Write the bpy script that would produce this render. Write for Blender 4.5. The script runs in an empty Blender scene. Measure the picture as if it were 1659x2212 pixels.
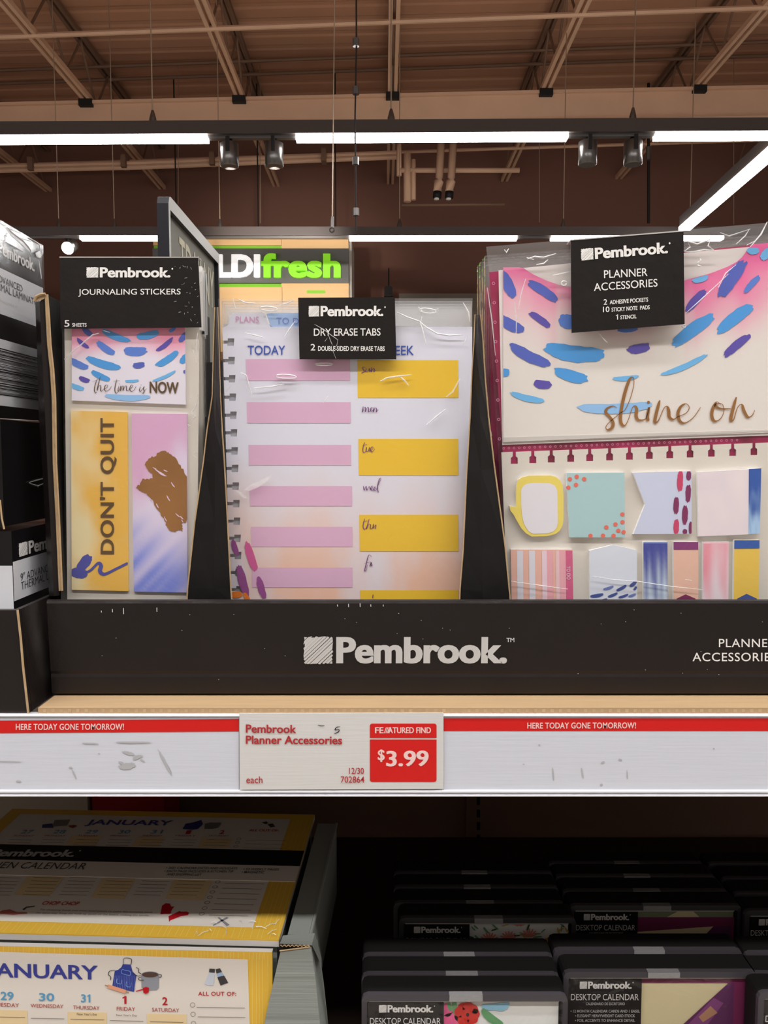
import bpy, math, random
from mathutils import Vector, noise
random.seed(7)
S = bpy.context.scene
C = S.collection
R = math.radians
# ------------------------------------------------------------------ camera
F = 1750.0; TH = R(4.44); CAM = Vector((0, 0, 1.45))
cd = bpy.data.cameras.new('camera'); cd.sensor_fit = 'HORIZONTAL'; cd.sensor_width = 36
cd.lens = 36 * F / 1659; cd.clip_start = 0.02; cd.clip_end = 100
cam = bpy.data.objects.new('camera', cd); cam.location = CAM; cam.rotation_euler = (R(90) - TH, 0, 0)
C.objects.link(cam); S.camera = cam
# ------------------------------------------------------------------ world, exposure
W = bpy.data.worlds.new('store_air'); S.world = W; W.use_nodes = True
W.node_tree.nodes['Background'].inputs[0].default_value = (1.0, 0.88, 0.80, 1)
W.node_tree.nodes['Background'].inputs[1].default_value = 0.31
S.view_settings.view_transform = 'Standard'; S.view_settings.look = 'None'
S.view_settings.gamma = 1; S.view_settings.use_curve_mapping = False
S.view_settings.exposure = -0.26
S.cycles.transparent_max_bounces = 24
S.cycles.max_bounces = 8
S.cycles.use_denoising = True
S.cycles.sample_clamp_indirect = 6
LED = 41.0          # radiance of the ceiling light strips
SPOTW = 70.0

FWD = Vector((0, math.cos(TH), -math.sin(TH))); UP = Vector((0, math.sin(TH), math.cos(TH))); RT = Vector((1, 0, 0))
def ray(px, py): return FWD + RT * ((px - 829.5) / F) + UP * ((1106 - py) / F)
class Plane:
    def __init__(s, p, n): s.p = Vector(p); s.n = Vector(n).normalized()
    def at(s, px, py, off=0.0):
        d = ray(px, py); p = s.p + s.n * off
        return CAM + d * ((p - CAM).dot(s.n) / d.dot(s.n))
def VY(Y): return Plane((0, Y, 0), (0, -1, 0))      # upright plane facing the aisle
def HZ(z): return Plane((0, 0, z), (0, 0, 1))
def SX(x): return Plane((x, 0, 0), (1, 0, 0))
# ------------------------------------------------------------------ materials
def lin(r, g, b, k=1.0):
    f = lambda v: ((v / 255 + .055) / 1.055) ** 2.4 if v / 255 > .04045 else v / 255 / 12.92
    return tuple(min(.93, f(v) * k) for v in (r, g, b))
MC = {}
K = 1.3
def mat(r, g, b, rough=.55, spec=.3, metal=0, k=K, emit=0, bump=0, bscale=200, vary=0, vscale=8, name=None, stretch=None):
    key = (r, g, b, rough, spec, metal, k, emit, bump, bscale, vary, vscale, stretch)
    if key in MC: return MC[key]
    m = bpy.data.materials.new(name or 'paint_%d_%d_%d' % (r, g, b)); m.use_nodes = True
    nt = m.node_tree; p = nt.nodes['Principled BSDF']
    c = lin(r, g, b, k)
    p.inputs['Base Color'].default_value = (*c, 1); p.inputs['Roughness'].default_value = rough
    p.inputs['Specular IOR Level'].default_value = spec; p.inputs['Metallic'].default_value = metal
    if emit:
        p.inputs['Emission Color'].default_value = (*lin(r, g, b, 1), 1); p.inputs['Emission Strength'].default_value = emit
    if bump or vary:
        tc = nt.nodes.new('ShaderNodeTexCoord'); mp = nt.nodes.new('ShaderNodeMapping')
        nt.links.new(tc.outputs['Object'], mp.inputs[0])
        if stretch: mp.inputs['Scale'].default_value = stretch
        if bump:
            n = nt.nodes.new('ShaderNodeTexNoise'); n.inputs['Scale'].default_value = bscale; n.inputs['Detail'].default_value = 4
            nt.links.new(mp.outputs[0], n.inputs['Vector'])
            bp = nt.nodes.new('ShaderNodeBump'); bp.inputs['Strength'].default_value = bump; bp.inputs['Distance'].default_value = .002
            nt.links.new(n.outputs['Fac'], bp.inputs['Height']); nt.links.new(bp.outputs[0], p.inputs['Normal'])
        if vary:
            n2 = nt.nodes.new('ShaderNodeTexNoise'); n2.inputs['Scale'].default_value = vscale; n2.inputs['Detail'].default_value = 5
            nt.links.new(mp.outputs[0], n2.inputs['Vector'])
            mx = nt.nodes.new('ShaderNodeMix'); mx.data_type = 'RGBA'
            mx.inputs[6].default_value = (*[v * (1 - vary) for v in c], 1); mx.inputs[7].default_value = (*[min(.95, v * (1 + vary)) for v in c], 1)
            nt.links.new(n2.outputs['Fac'], mx.inputs[0]); nt.links.new(mx.outputs[2], p.inputs['Base Color'])
    MC[key] = m
    return m
def paint_mat():
    m = bpy.data.materials.new('printed_artwork'); m.use_nodes = True; nt = m.node_tree
    a = nt.nodes.new('ShaderNodeVertexColor'); a.layer_name = 'Col'
    p = nt.nodes['Principled BSDF']; nt.links.new(a.outputs[0], p.inputs['Base Color'])
    p.inputs['Roughness'].default_value = .45; p.inputs['Specular IOR Level'].default_value = .3
    return m
PAINT = paint_mat()
def film(name, haze, tint=(1, 1, 1), rough=.1, gl=.045, bump=.6, bs=35):
    m = bpy.data.materials.new(name); m.use_nodes = True; nt = m.node_tree; nt.nodes.remove(nt.nodes['Principled BSDF'])
    o = nt.nodes['Material Output']; t = nt.nodes.new('ShaderNodeBsdfTransparent'); t.inputs[0].default_value = (*tint, 1)
    d = nt.nodes.new('ShaderNodeBsdfDiffuse'); d.inputs[0].default_value = (.93, .92, .91, 1)
    g = nt.nodes.new('ShaderNodeBsdfGlossy'); g.inputs['Roughness'].default_value = rough
    m1 = nt.nodes.new('ShaderNodeMixShader'); m1.inputs[0].default_value = haze
    m2 = nt.nodes.new('ShaderNodeMixShader')
    lw = nt.nodes.new('ShaderNodeLayerWeight'); f = nt.nodes.new('ShaderNodeMath'); f.operation = 'POWER'; f.inputs[1].default_value = 5
    nt.links.new(lw.outputs['Facing'], f.inputs[0])
    ad = nt.nodes.new('ShaderNodeMath'); ad.operation = 'ADD'; ad.inputs[1].default_value = gl; ad.use_clamp = True
    tc = nt.nodes.new('ShaderNodeTexCoord'); n = nt.nodes.new('ShaderNodeTexNoise'); n.inputs['Scale'].default_value = bs
    n.inputs['Detail'].default_value = 2; n.inputs['Distortion'].default_value = 1.5
    b = nt.nodes.new('ShaderNodeBump'); b.inputs['Strength'].default_value = bump; b.inputs['Distance'].default_value = .004
    L = nt.links.new
    L(tc.outputs['Object'], n.inputs['Vector']); L(n.outputs['Fac'], b.inputs['Height']); L(b.outputs[0], g.inputs['Normal'])
    L(f.outputs[0], ad.inputs[0]); L(t.outputs[0], m1.inputs[1]); L(d.outputs[0], m1.inputs[2])
    L(ad.outputs[0], m2.inputs[0]); L(m1.outputs[0], m2.inputs[1]); L(g.outputs[0], m2.inputs[2]); L(m2.outputs[0], o.inputs[0])
    return m
FILM = film('clear_plastic_film', .015)
FILMHAZE = film('hazy_plastic_film', .10)
GLINT_WHITE = film('plastic_crease_glint', .9, gl=.08, rough=.25, bump=0)  # mostly diffuse white, paints the highlights along plastic folds
GLINT_SCUFF_SOFT = film('faint_glint_and_scuff', .42, gl=.05, rough=.25, bump=0)  # fainter white for painted film highlights, also used for header scuffs
TAPE = film('clear_tape_film', .2, gl=.05, rough=.2, bump=.1)
WRAP = film('shrink_wrap_film', .0, gl=.03, rough=.12, bump=.14, bs=18)
LID = film('clear_plastic_lid', .0, gl=.05, rough=.05, bump=.15, bs=60)
BLACK = mat(30, 26, 25, .32, .45, k=1, bump=.25, bscale=90, vary=.25, vscale=30, name='glossy_black_card')
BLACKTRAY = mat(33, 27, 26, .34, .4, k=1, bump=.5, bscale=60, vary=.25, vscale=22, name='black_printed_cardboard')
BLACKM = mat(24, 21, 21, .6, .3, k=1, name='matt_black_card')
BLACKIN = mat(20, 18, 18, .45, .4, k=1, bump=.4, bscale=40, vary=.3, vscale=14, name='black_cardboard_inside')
KRAFT = mat(186, 158, 122, .85, .1, vary=.25, vscale=120, k=1.1, name='kraft_cut_edge')
INKW = mat(225, 222, 218, .5, .3, k=1.15, name='white_ink')
INKS = mat(190, 188, 186, .4, .4, k=1.15, name='silver_grey_ink')
IVORY = mat(203, 196, 186, .5, .3, name='ivory_card')
GOLD = mat(192, 136, 76, .26, .5, metal=.7, k=1.15, vary=.45, vscale=22, name='bronze_foil')
BROWNINK = mat(112, 84, 52, .35, .4, metal=.3, k=1.0, name='bronze_foil_ink')
# ------------------------------------------------------------------ mesh builder
class MB:
    def __init__(s): s.v = []; s.f = []; s.mi = []; s.m = []; s.c = {}
    def _m(s, m):
        if m not in s.m: s.m.append(m)
        return s.m.index(m)
    def face(s, pts, m, cols=None):
        b = len(s.v); s.v += [Vector(p) for p in pts]; s.f.append(list(range(b, b + len(pts)))); s.mi.append(s._m(m))
        if cols: s.c[len(s.f) - 1] = cols
    def mesh(s, V, Fs, m):
        b = len(s.v); s.v += V; k = s._m(m)
        for f in Fs: s.f.append([i + b for i in f]); s.mi.append(k)
    def prism(s, front, vec, m, side=None, back=True):
        n = len(front); vec = Vector(vec); bk = [Vector(p) + vec for p in front]
        s.face(front, m); side = side or m
        V = [Vector(p) for p in front] + bk
        s.mesh(V, [[i, i + n, (i + 1) % n + n, (i + 1) % n] for i in range(n)], side)
        if back: s.face(bk[::-1], side)
    def box(s, a, b, m):
        x0, y0, z0 = a; x1, y1, z1 = b
        s.prism([(x0, y0, z0), (x1, y0, z0), (x1, y0, z1), (x0, y0, z1)], (0, y1 - y0, 0), m)
    def rbox(s, a, b, m, r=.002):      # box with chamfered long edges (profile in xz, extruded in y) and faces
        x0, y0, z0 = a; x1, y1, z1 = b
        pr = [(x0 + r, z0), (x1 - r, z0), (x1, z0 + r), (x1, z1 - r), (x1 - r, z1), (x0 + r, z1), (x0, z1 - r), (x0, z0 + r)]
        s.prism([(x, y0, z) for x, z in pr], (0, y1 - y0, 0), m)
    def tube(s, pts, r, m, n=8, cap=True):
        pts = [Vector(p) for p in pts]; rings = []
        for i, p in enumerate(pts):
            t = (pts[min(i + 1, len(pts) - 1)] - pts[max(i - 1, 0)]).normalized()
            a = t.cross(Vector((0, 0, 1)))
            if a.length < .1: a = t.cross(Vector((0, 1, 0)))
            a.normalize(); b = t.cross(a); rr = r[i] if isinstance(r, (list, tuple)) else r
            rings.append([p + a * (math.cos(2 * math.pi * k / n) * rr) + b * (math.sin(2 * math.pi * k / n) * rr) for k in range(n)])
        V = [v for q in rings for v in q]; Fs = []
        for i in range(len(pts) - 1):
            for k in range(n): Fs.append([i * n + k, i * n + (k + 1) % n, (i + 1) * n + (k + 1) % n, (i + 1) * n + k])
        if cap: Fs += [list(range(n))[::-1], [(len(pts) - 1) * n + k for k in range(n)]]
        s.mesh(V, Fs, m)
    # --- flat work on a plane, measured off the picture
    def poly(s, P, px, m, off=0): s.face([P.at(x, y, off) for x, y in px], m)
    def slab(s, P, px, m, off=0, t=.001, side=None): s.prism([P.at(x, y, off) for x, y in px], -P.n * t, m, side)
    def rect(s, P, x0, y0, x1, y1, m, off=0): s.poly(P, [(x0, y0), (x1, y0), (x1, y1), (x0, y1)], m, off)
    def paint(s, P, quad, fn, nx=16, ny=16, off=0):
        a, b, c, d = [P.at(x, y, off) for x, y in quad]
        def pt(u, v): return (a.lerp(b, u)).lerp(d.lerp(c, u), v)
        G = [[(pt(i / nx, j / ny), fn(i / nx, j / ny)) for i in range(nx + 1)] for j in range(ny + 1)]
        for j in range(ny):
            for i in range(nx):
                q = [G[j][i], G[j][i + 1], G[j + 1][i + 1], G[j + 1][i]]
                s.face([k[0] for k in q], PAINT, [k[1] for k in q])
    def brush(s, P, cx, cy, L, Wd, ang, m, off=0, clip=None, bend=.08, rag=.10, n=30, seed=0):
        s.k = getattr(s, 'k', 0) + 1; off += s.k * 2e-6
        rnd = random.Random(int(cx * 7 + cy * 13) + seed); a = R(ang); out = []
        for i in range(n):
            t = 2 * math.pi * i / n; ct, st = math.cos(t), math.sin(t)
            x = L / 2 * math.copysign(abs(ct) ** .85, ct); y = Wd / 2 * math.copysign(abs(st) ** .75, st)
            e = abs(ct) ** 3; x += rnd.uniform(-1, 1) * rag * e * L * .55; y += rnd.uniform(-1, 1) * rag * .35 * Wd
            y += bend * L * (1 - (2 * x / L) ** 2) * .5
            X = cx + x * math.cos(a) - y * math.sin(a); Y = cy + x * math.sin(a) + y * math.cos(a)
            if clip: X = min(max(X, clip[0]), clip[2]); Y = min(max(Y, clip[1]), clip[3])
            out.append((X, Y))
        s.poly(P, out, m, off)
    def script(s, P, strokes, m, off=0, sc=1, ox=0, oy=0, w0=.8, w1=3, tip=.35):
        for st in strokes:
            q = [(x / sc + ox, y / sc + oy) for x, y in st]
            pts = []
            for i in range(len(q) - 1):
                p0, p1, p2, p3 = q[max(i - 1, 0)], q[i], q[i + 1], q[min(i + 2, len(q) - 1)]
                for k in range(6):
                    t = k / 6; pts.append(tuple(.5 * (2 * p1[j] + (p2[j] - p0[j]) * t + (2 * p0[j] - 5 * p1[j] + 4 * p2[j] - p3[j]) * t * t + (3 * p1[j] - p0[j] - 3 * p2[j] + p3[j]) * t ** 3) for j in (0, 1)))
            pts.append(q[-1]); n = len(pts); Lf = []; Rt = []; pw = None
            for i, p in enumerate(pts):
                a = pts[max(i - 1, 0)]; b = pts[min(i + 1, n - 1)]; dx, dy = b[0] - a[0], b[1] - a[1]; l = math.hypot(dx, dy) or 1
                w = w0 + (w1 - w0) * max(0, dy / l + .15) / 1.15
                w *= min(1, tip + min(i, n - 1 - i) / 4); pw = w if pw is None else pw * .6 + w * .4
                nx, ny = -dy / l * pw / 2, dx / l * pw / 2
                Lf.append(P.at(p[0] + nx, p[1] + ny, off)); Rt.append(P.at(p[0] - nx, p[1] - ny, off))
            s.mesh(Lf + Rt, [[i, i + 1, n + i + 1, n + i] for i in range(n - 1)], m)
    def disc(s, P, cx, cy, rx, ry, m, off=0, n=16, ring=0):
        o = [(cx + rx * math.cos(2 * math.pi * i / n), cy + ry * math.sin(2 * math.pi * i / n)) for i in range(n)]
        if not ring: return s.poly(P, o, m, off)
        k = [(cx + (x - cx) * (1 - ring), cy + (y - cy) * (1 - ring)) for x, y in o]
        V = [P.at(x, y, off) for x, y in o + k]
        s.mesh(V, [[i, (i + 1) % n, n + (i + 1) % n, n + i] for i in range(n)], m)
    def text(s, P, txt, BL, BR, TL, m, off=0, bold=0, ext=0, sp=1, fat=0):
        if bold >= .02 and not fat: bold, fat = .012, (bold - .006) * .8
        V, Fs = glyphs(txt, bold, sp)
        p0 = P.at(*BL, off) if not isinstance(BL, Vector) else BL + P.n * off
        U = (P.at(*BR, off) if not isinstance(BR, Vector) else BR + P.n * off) - p0
        if isinstance(TL, float): Vv = P.n.cross(U).normalized() * TL
        else: Vv = (P.at(*TL, off) if not isinstance(TL, Vector) else TL + P.n * off) - p0
        h = Vv.length / max(1e-9, U.length)
        for k in ((-1, 1) if fat else (0,)):
            out = [p0 + U * (x * (1 - 2 * fat * h) + fat * h + k * fat * h) + Vv * y + P.n * (.00002 * k) for x, y in V]
            s.mesh(out, Fs, m)
            if ext: s._ext(out, Fs, -P.n * ext, m)
    def _ext(s, out, Fs, v, m):
        ed = {}
        for f in Fs:
            for i in range(len(f)): ed[(f[i], f[(i + 1) % len(f)])] = 1
        b = len(out); e2 = [e for e in ed if (e[1], e[0]) not in ed]
        s.mesh(out + [p + v for p in out], [[a, c, c + b, a + b] for a, c in e2], m)
    def logo(s, P, BL, BR, TL, m, off=0, dot=True, seed=3):
        """hatched square mark followed by the bold brand word"""
        p0 = P.at(*BL, off) if not isinstance(BL, Vector) else BL + P.n * off
        U = (P.at(*BR, off) if not isinstance(BR, Vector) else BR + P.n * off) - p0
        if isinstance(TL, float): Vv = P.n.cross(U).normalized() * TL
        else: Vv = (P.at(*TL, off) if not isinstance(TL, Vector) else TL + P.n * off) - p0
        rnd = random.Random(seed); n = 15; w = .139
        for i in range(n):                               # diagonal pen strokes clipped to the square
            c0 = -1 + 2 * (i + .08) / n; c1 = c0 + 2 / n * rnd.uniform(.74, 1.02)
            def ends(c):
                j = rnd.uniform(-.03, .03)
                lo = (max(0, -c), max(0, -c) + c); hi = (min(1, 1 - c), min(1, 1 - c) + c)
                return (lo[0] - j, lo[1] - j), (hi[0] + j, hi[1] + j)
            a, b = ends(c0); d, e = ends(min(c1, .99))
            s.face([p0 + U * (w * x) + Vv * y for x, y in (a, b, e, d)], m)
        q0 = p0 + U * .158
        s.text(P, 'Pembrook.', q0 - P.n * 0, p0 + U, q0 + Vv, m, 0, .026, fat=.022)
        if dot:
            c = p0 + U * 1.022 + Vv * .86
            s.face([c + U * (.010 * math.cos(t * .785)) + Vv * (.09 * math.sin(t * .785)) for t in range(8)], m)
    def build(s, name, parent=None, kind=None):
        me = bpy.data.meshes.new(name); o = bpy.data.objects.new(name, me)
        org = Vector((0, 0, 0)); q = parent
        while q: org += q.location; q = q.parent
        me.from_pydata([tuple(v - org) for v in s.v], [], s.f)
        for m in s.m: me.materials.append(m)
        me.polygons.foreach_set('material_index', s.mi)
        if s.c:
            at = me.color_attributes.new('Col', 'FLOAT_COLOR', 'CORNER')
            for i, cols in s.c.items():
                for k, li in enumerate(me.polygons[i].loop_indices): at.data[li].color = (*cols[k], 1)
        me.update(); C.objects.link(o); o.parent = parent
        if kind: o['kind'] = kind
        elif name in ('ruled_line', 'film_crease_glint', 'scuff_mark', 'worn_spot', 'border_line', 'barcode'): o['kind'] = 'stuff'
        return o
GC = {}
def glyphs(txt, bold, sp=1):
    k = (txt, bold, sp)
    if k in GC: return GC[k]
    cu = bpy.data.curves.new('lettering', 'FONT'); cu.body = txt; cu.offset = bold; cu.resolution_u = 4; cu.space_character = sp
    o = bpy.data.objects.new('lettering', cu); me = o.to_mesh()
    V = [(v.co.x, v.co.y) for v in me.vertices]; Fs = [list(p.vertices) for p in me.polygons]
    o.to_mesh_clear(); bpy.data.objects.remove(o); bpy.data.curves.remove(cu)
    x0 = min(v[0] for v in V); x1 = max(v[0] for v in V); y0 = min(v[1] for v in V); y1 = max(v[1] for v in V)
    GC[k] = ([((x - x0) / (x1 - x0), (y - y0) / max(1e-6, y1 - y0)) for x, y in V], Fs)
    return GC[k]
def tag(o, label=None, cat=None, group=None, kind=None):
    if label: o['label'] = label
    if cat: o['category'] = cat
    if group: o['group'] = group
    if kind: o['kind'] = kind
    return o
def thing(name, label, cat, loc=(0, 0, 0), group=None, kind=None):
    o = bpy.data.objects.new(name, None); o.empty_display_size = .02; o.location = loc; C.objects.link(o)
    return tag(o, label, cat, group, kind)
def copy_tree(o, parent=None, skip=()):
    c = o.copy(); C.objects.link(c); c.parent = parent
    for ch in list(o.children):
        if ch.name.split('.')[0] not in skip: copy_tree(ch, c, skip)
    return c
def ss(a, b, x):
    t = min(1, max(0, (x - a) / (b - a))); return t * t * (3 - 2 * t)
def mixc(a, b, t): return tuple(a[i] + (b[i] - a[i]) * t for i in range(3))
def ns(x, y, s=0): return noise.noise(Vector((x, y, s)))

# ================================================================== BUILDING
ZS = 1.45 - .1586            # top of the upper shelf
DECK = mat(184, 138, 110, .9, .1, k=1.0, vary=.12, vscale=1.2, name='brown_painted_deck')
STEEL = mat(204, 166, 138, .7, .2, k=1.0, vary=.1, vscale=3, name='brown_painted_steel')
STEELD = mat(122, 94, 76, .8, .2, k=1.0, name='dark_brown_steel')
WALLM = mat(122, 88, 76, .9, .1, k=1.0, vary=.08, vscale=.8, name='dark_brown_wall_paint')
SL = .0217
def zx(z, x): return z + SL * x
b = MB(); b.box((-9, -6, -.1), (9, 12, 0), mat(190, 182, 170, .4, .4, k=1, vary=.06, vscale=2, name='pale_floor_tile')); b.build('floor', kind='structure')
b = MB()
ZD = 5.85
for i in range(36):      # ribbed roof deck, ribs across the joists
    y0 = 2.0 + i * .28
    pr = [(y0, 0), (y0 + .16, 0), (y0 + .19, .010), (y0 + .25, .010), (y0 + .28, 0)]
    for (ya, za), (yb, zb) in zip(pr, pr[1:]):
        b.face([(-9, ya, zx(ZD + za, -9)), (9, ya, zx(ZD + za, 9)), (9, yb, zx(ZD + zb, 9)), (-9, yb, zx(ZD + zb, -9))], DECK)
b.build('ceiling', kind='structure')
b = MB(); b.box((-9, 11.85, 0), (9, 12, 6.3), WALLM); b.build('wall_back', kind='structure')
b = MB(); b.box((-9.1, 5, 0), (-9, 12, 6.3), WALLM); b.build('wall_left', kind='structure')
b = MB(); b.box((9, 5, 0), (9.1, 12, 6.3), WALLM); b.build('wall_right', kind='structure')
# pale upper band of the far cold room wall
b = MB(); P = VY(11.4)
a0 = P.at(862, 634); b.box((a0.x, 11.4, 0), (8.9, 11.84, a0.z), mat(160, 150, 138, .7, k=.55, name='pale_partition')); b.build('wall_partition', kind='structure')
b = MB(); c0 = P.at(838, 632); b.rbox((c0.x - .05, 11.2, c0.z - .09), (c0.x + .06, 11.39, c0.z + .05), BLACKM, .02); b.box((c0.x, 11.25, c0.z + .05), (c0.x + .02, 11.3, c0.z + .3), BLACKM)
tag(b.build('wall_speaker'), 'small black speaker at the end of the pale far partition', 'speaker')
# girder
b = MB(); za, zb = 3.74 + 1.45, 3.40 + 1.45
for (h0, h1, w) in ((za - .03, za, .14), (zb, zb + .03, .14), (zb + .03, za - .03, .10)):
    b.prism([(-9, 9.0 - w, zx(h0, -9)), (9, 9.0 - w, zx(h0, 9)), (9, 9.0 - w, zx(h1, 9)), (-9, 9.0 - w, zx(h1, -9))], (0, 2 * w, 0), STEEL)
b.build('trim_1', kind='structure')
# joists
ZB = 5.2
for i in range(-5, 6):
    x = .09 + 1.62 * i
    r = thing('roof_joist', None, None, (x, 7, zx(ZB, x)), kind='structure')
    for nm, z in (('bottom_chord', ZB), ('top_chord', ZB + .55)):
        b = MB()
        for dx in (-.05, .015):
            b.box((x + dx, 3.2, zx(z, x)), (x + dx + .035, 11.84, zx(z, x) + .05), STEEL if nm[0] == 'b' else STEELD)
        b.build(nm, r)
    b = MB(); y = 3.3; k = 0
    while y < 11.5:
        a_, c_ = (zx(ZB, x) + .04, zx(ZB, x) + .55) if k % 2 == 0 else (zx(ZB, x) + .55, zx(ZB, x) + .04)
        b.tube([(x, y, a_), (x, y + .42, c_)], .013, STEELD, 6); y += .42; k += 1
    b.build('web_rod', r)
    b = MB(); b.box((x - .07, 8.84, zx(ZB, x) - .07), (x + .07, 8.99, zx(ZB, x)), BLACKM); b.build('bearing_seat', r)
for (ya, z, r_) in ((7.45, ZB, .022), (9.5, ZB + .52, .02), (9.25, ZB + .55, .02), (6.5, ZB + .5, .02), (10.6, ZB, .02)):
    b = MB(); b.tube([(-9, ya + .27, zx(z, -9)), (9, ya - .27, zx(z, 9))], r_, STEEL if z < ZB + .3 else STEELD, 6); b.build('bridging_bar', kind='structure')
# pipes under the far bay
P = VY(10.2)
b = MB()
for dy in (0, 9):
    b.tube([P.at(-200, 364 + dy), P.at(300, 352 + dy), P.at(860, 330 + dy)], .030, STEEL, 8)
for x in (70, 270, 460, 700): q = P.at(x, 362 - x * .03); b.box((q.x - .03, 10.12, q.z - .06), (q.x + .03, 10.28, q.z + .09), STEELD)
tag(b.build('sprinkler_pipe'), 'pair of brown pipes running along under the roof, left of the pipe rack', 'pipe')
P = VY(9.85)
r = thing('pipe_rack', 'brown pipe rack with vertical pipes hanging under the roof', 'pipe rack', P.at(990, 440))
b = MB(); b.tube([P.at(862, 368), P.at(1122, 368)], .030, STEEL, 8); b.build('cross_pipe', r)
b = MB(); b.tube([P.at(862, 372), P.at(862, 182)], .02, STEEL, 8); b.build('pipe', r)
b = MB(); b.tube([P.at(868, 443), P.at(1090, 441)], .016, STEELD, 8); b.build('cross_pipe', r)
for x, y0, y1, rr in ((880, 332, 436, .045), (893, 345, 432, .03), (862, 300, 380, .03)):
    b = MB(); b.tube([P.at(x, y0), P.at(x, y1)], rr, STEEL, 8); b.build('pipe', r)
for x in (947, 973):
    b = MB(); b.tube([P.at(x + 6, 305, .1), P.at(x + 2, 385, .1), P.at(x, 392, .1), P.at(x - 2, 414, .1)], [.045, .045, .06, .05], STEEL, 8); b.build('pipe', r)
    b = MB(); b.tube([P.at(x - 2, 414, .1), P.at(x - 3, 428, .1)], .05, BLACKM, 8); b.tube([P.at(x - 4, 428, .1), P.at(x - 4, 431, .1)], .03, INKW, 8); b.build('valve', r)

# ================================================================== LIGHTS
ledm = bpy.data.materials.new('light_strip_diffuser'); ledm.use_nodes = True
nt = ledm.node_tree; nt.nodes.remove(nt.nodes['Principled BSDF']); em = nt.nodes.new('ShaderNodeEmission')
em.inputs[0].default_value = (1, .98, .965, 1); em.inputs[1].default_value = LED; nt.links.new(em.outputs[0], nt.nodes['Material Output'].inputs[0])
HOUS = mat(70, 60, 56, .45, .4, k=1, name='grey_light_housing')
ALU = mat(112, 108, 106, .28, .5, metal=.8, k=1, name='brushed_aluminium')
CABLE = mat(170, 150, 130, .4, .5, metal=.6, k=1, name='steel_cable')
CABLED = mat(30, 24, 22, .6, k=1, name='black_cord')
def track(Y, z, sections, label, x0=-8.5, x1=8.5, cables=(), w=.075, slope=0):
    r = thing('track_light', label, 'ceiling light', (0, Y, z), group='rows of linear lights under the roof')
    zz = lambda x: z + slope * x
    b = MB(); b.prism([(x0, Y - .045, zz(x0) + .02), (x1, Y - .045, zz(x1) + .02), (x1, Y - .045, zz(x1) + .1), (x0, Y - .045, zz(x0) + .1)], (0, .09, 0), HOUS); b.build('housing', r)
    b = MB(); b.prism([(x0, Y - .02, zz(x0)), (x1, Y - .02, zz(x1)), (x1, Y - .02, zz(x1) + .02), (x0, Y - .02, zz(x0) + .02)], (0, .04, 0), ALU); b.build('power_track', r)
    for a, c in sections:
        b = MB(); b.prism([(a, Y - w / 2, zz(a) - .012), (c, Y - w / 2, zz(c) - .012), (c, Y - w / 2, zz(c) + .018), (a, Y - w / 2, zz(a) + .018)], (0, w, 0), ledm)
        b.build('light_strip', r)
    for x in cables:
        b = MB(); b.tube([(x, Y, zz(x) + .1), (x, Y, zx(5.85, x) + .004)], .0045, CABLE, 5)
        b.tube([(x, Y, zz(x) + .1), (x, Y, zz(x) + .13), (x, Y, zz(x) + .18)], [.025, .022, .008], ALU, 8); b.build('suspension_cable', r)
    return r
def xat(px, py, Y): return VY(Y).at(px, py).x
Z1 = 3.4; Y1 = 5.27
sl1 = 5.4 / 1659 * 5.1 / 5.0
track(Y1, Z1, [(-6, xat(449, 300, Y1)), (xat(640, 300, Y1), xat(1225, 300, Y1)), (xat(1414, 300, Y1), 6)],
      'nearest visible light row, wide bright strips between two pairs of grey spotlights', cables=[xat(x, 262, Y1) for x in (330, 845, 1367)], slope=.005)
Y2 = 7.71
track(Y2, Z1, [(xat(175, 516, Y2), xat(372, 516, Y2)), (xat(755, 516, Y2), xat(1116, 516, Y2)), (xat(1190, 516, Y2), xat(1560, 516, Y2))],
      'farther light row, thin strips seen just above the packs and the store banner', cables=[xat(x, 480, Y2) for x in (127, 247, 475, 863, 1217, 1490)])
track(-.86, Z1, [(-3.3, 3.3)], 'light row hanging behind the viewer, out of the picture', x0=-3.5, x1=3.5, w=.115)
track(-.13, Z1, [(-3.3, 3.3)], 'light row hanging straight above the viewer, out of the picture', x0=-3.5, x1=3.5, w=.09)
track(2.65, Z1, [(-3.6, -1.8), (-1.2, .6), (1.2, 3.0)], 'unseen light row added over the next aisle, above the top of the picture', x0=-3.8, x1=3.8)  # unseen row, added to light the backs and rims of things
# the row that runs away from the camera
Pz = HZ(Z1); a_, c_ = Pz.at(1478, 498), Pz.at(1662, 338)
r = thing('track_light', 'bright light row running away from the viewer at upper right', 'ceiling light', a_, group='rows of linear lights under the roof')
dv = (c_ - a_); dn = dv.normalized(); sd = dn.cross(Vector((0, 0, 1))) * .05
c_ = c_ + dn * 1.2
if c_.y < 5.36: c_ = a_ + dv * ((5.36 - a_.y) / dv.y)
b = MB(); b.prism([a_ + sd, c_ + sd, c_ - sd, a_ - sd], (0, 0, .03), ledm); b.build('light_strip', r)
b = MB(); b.prism([a_ + sd * .9 + Vector((0, 0, .031)), c_ + sd * .9 + Vector((0, 0, .031)), c_ - sd * .9 + Vector((0, 0, .031)), a_ - sd * .9 + Vector((0, 0, .031))], (0, 0, .09), HOUS); b.build('housing', r)
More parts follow.
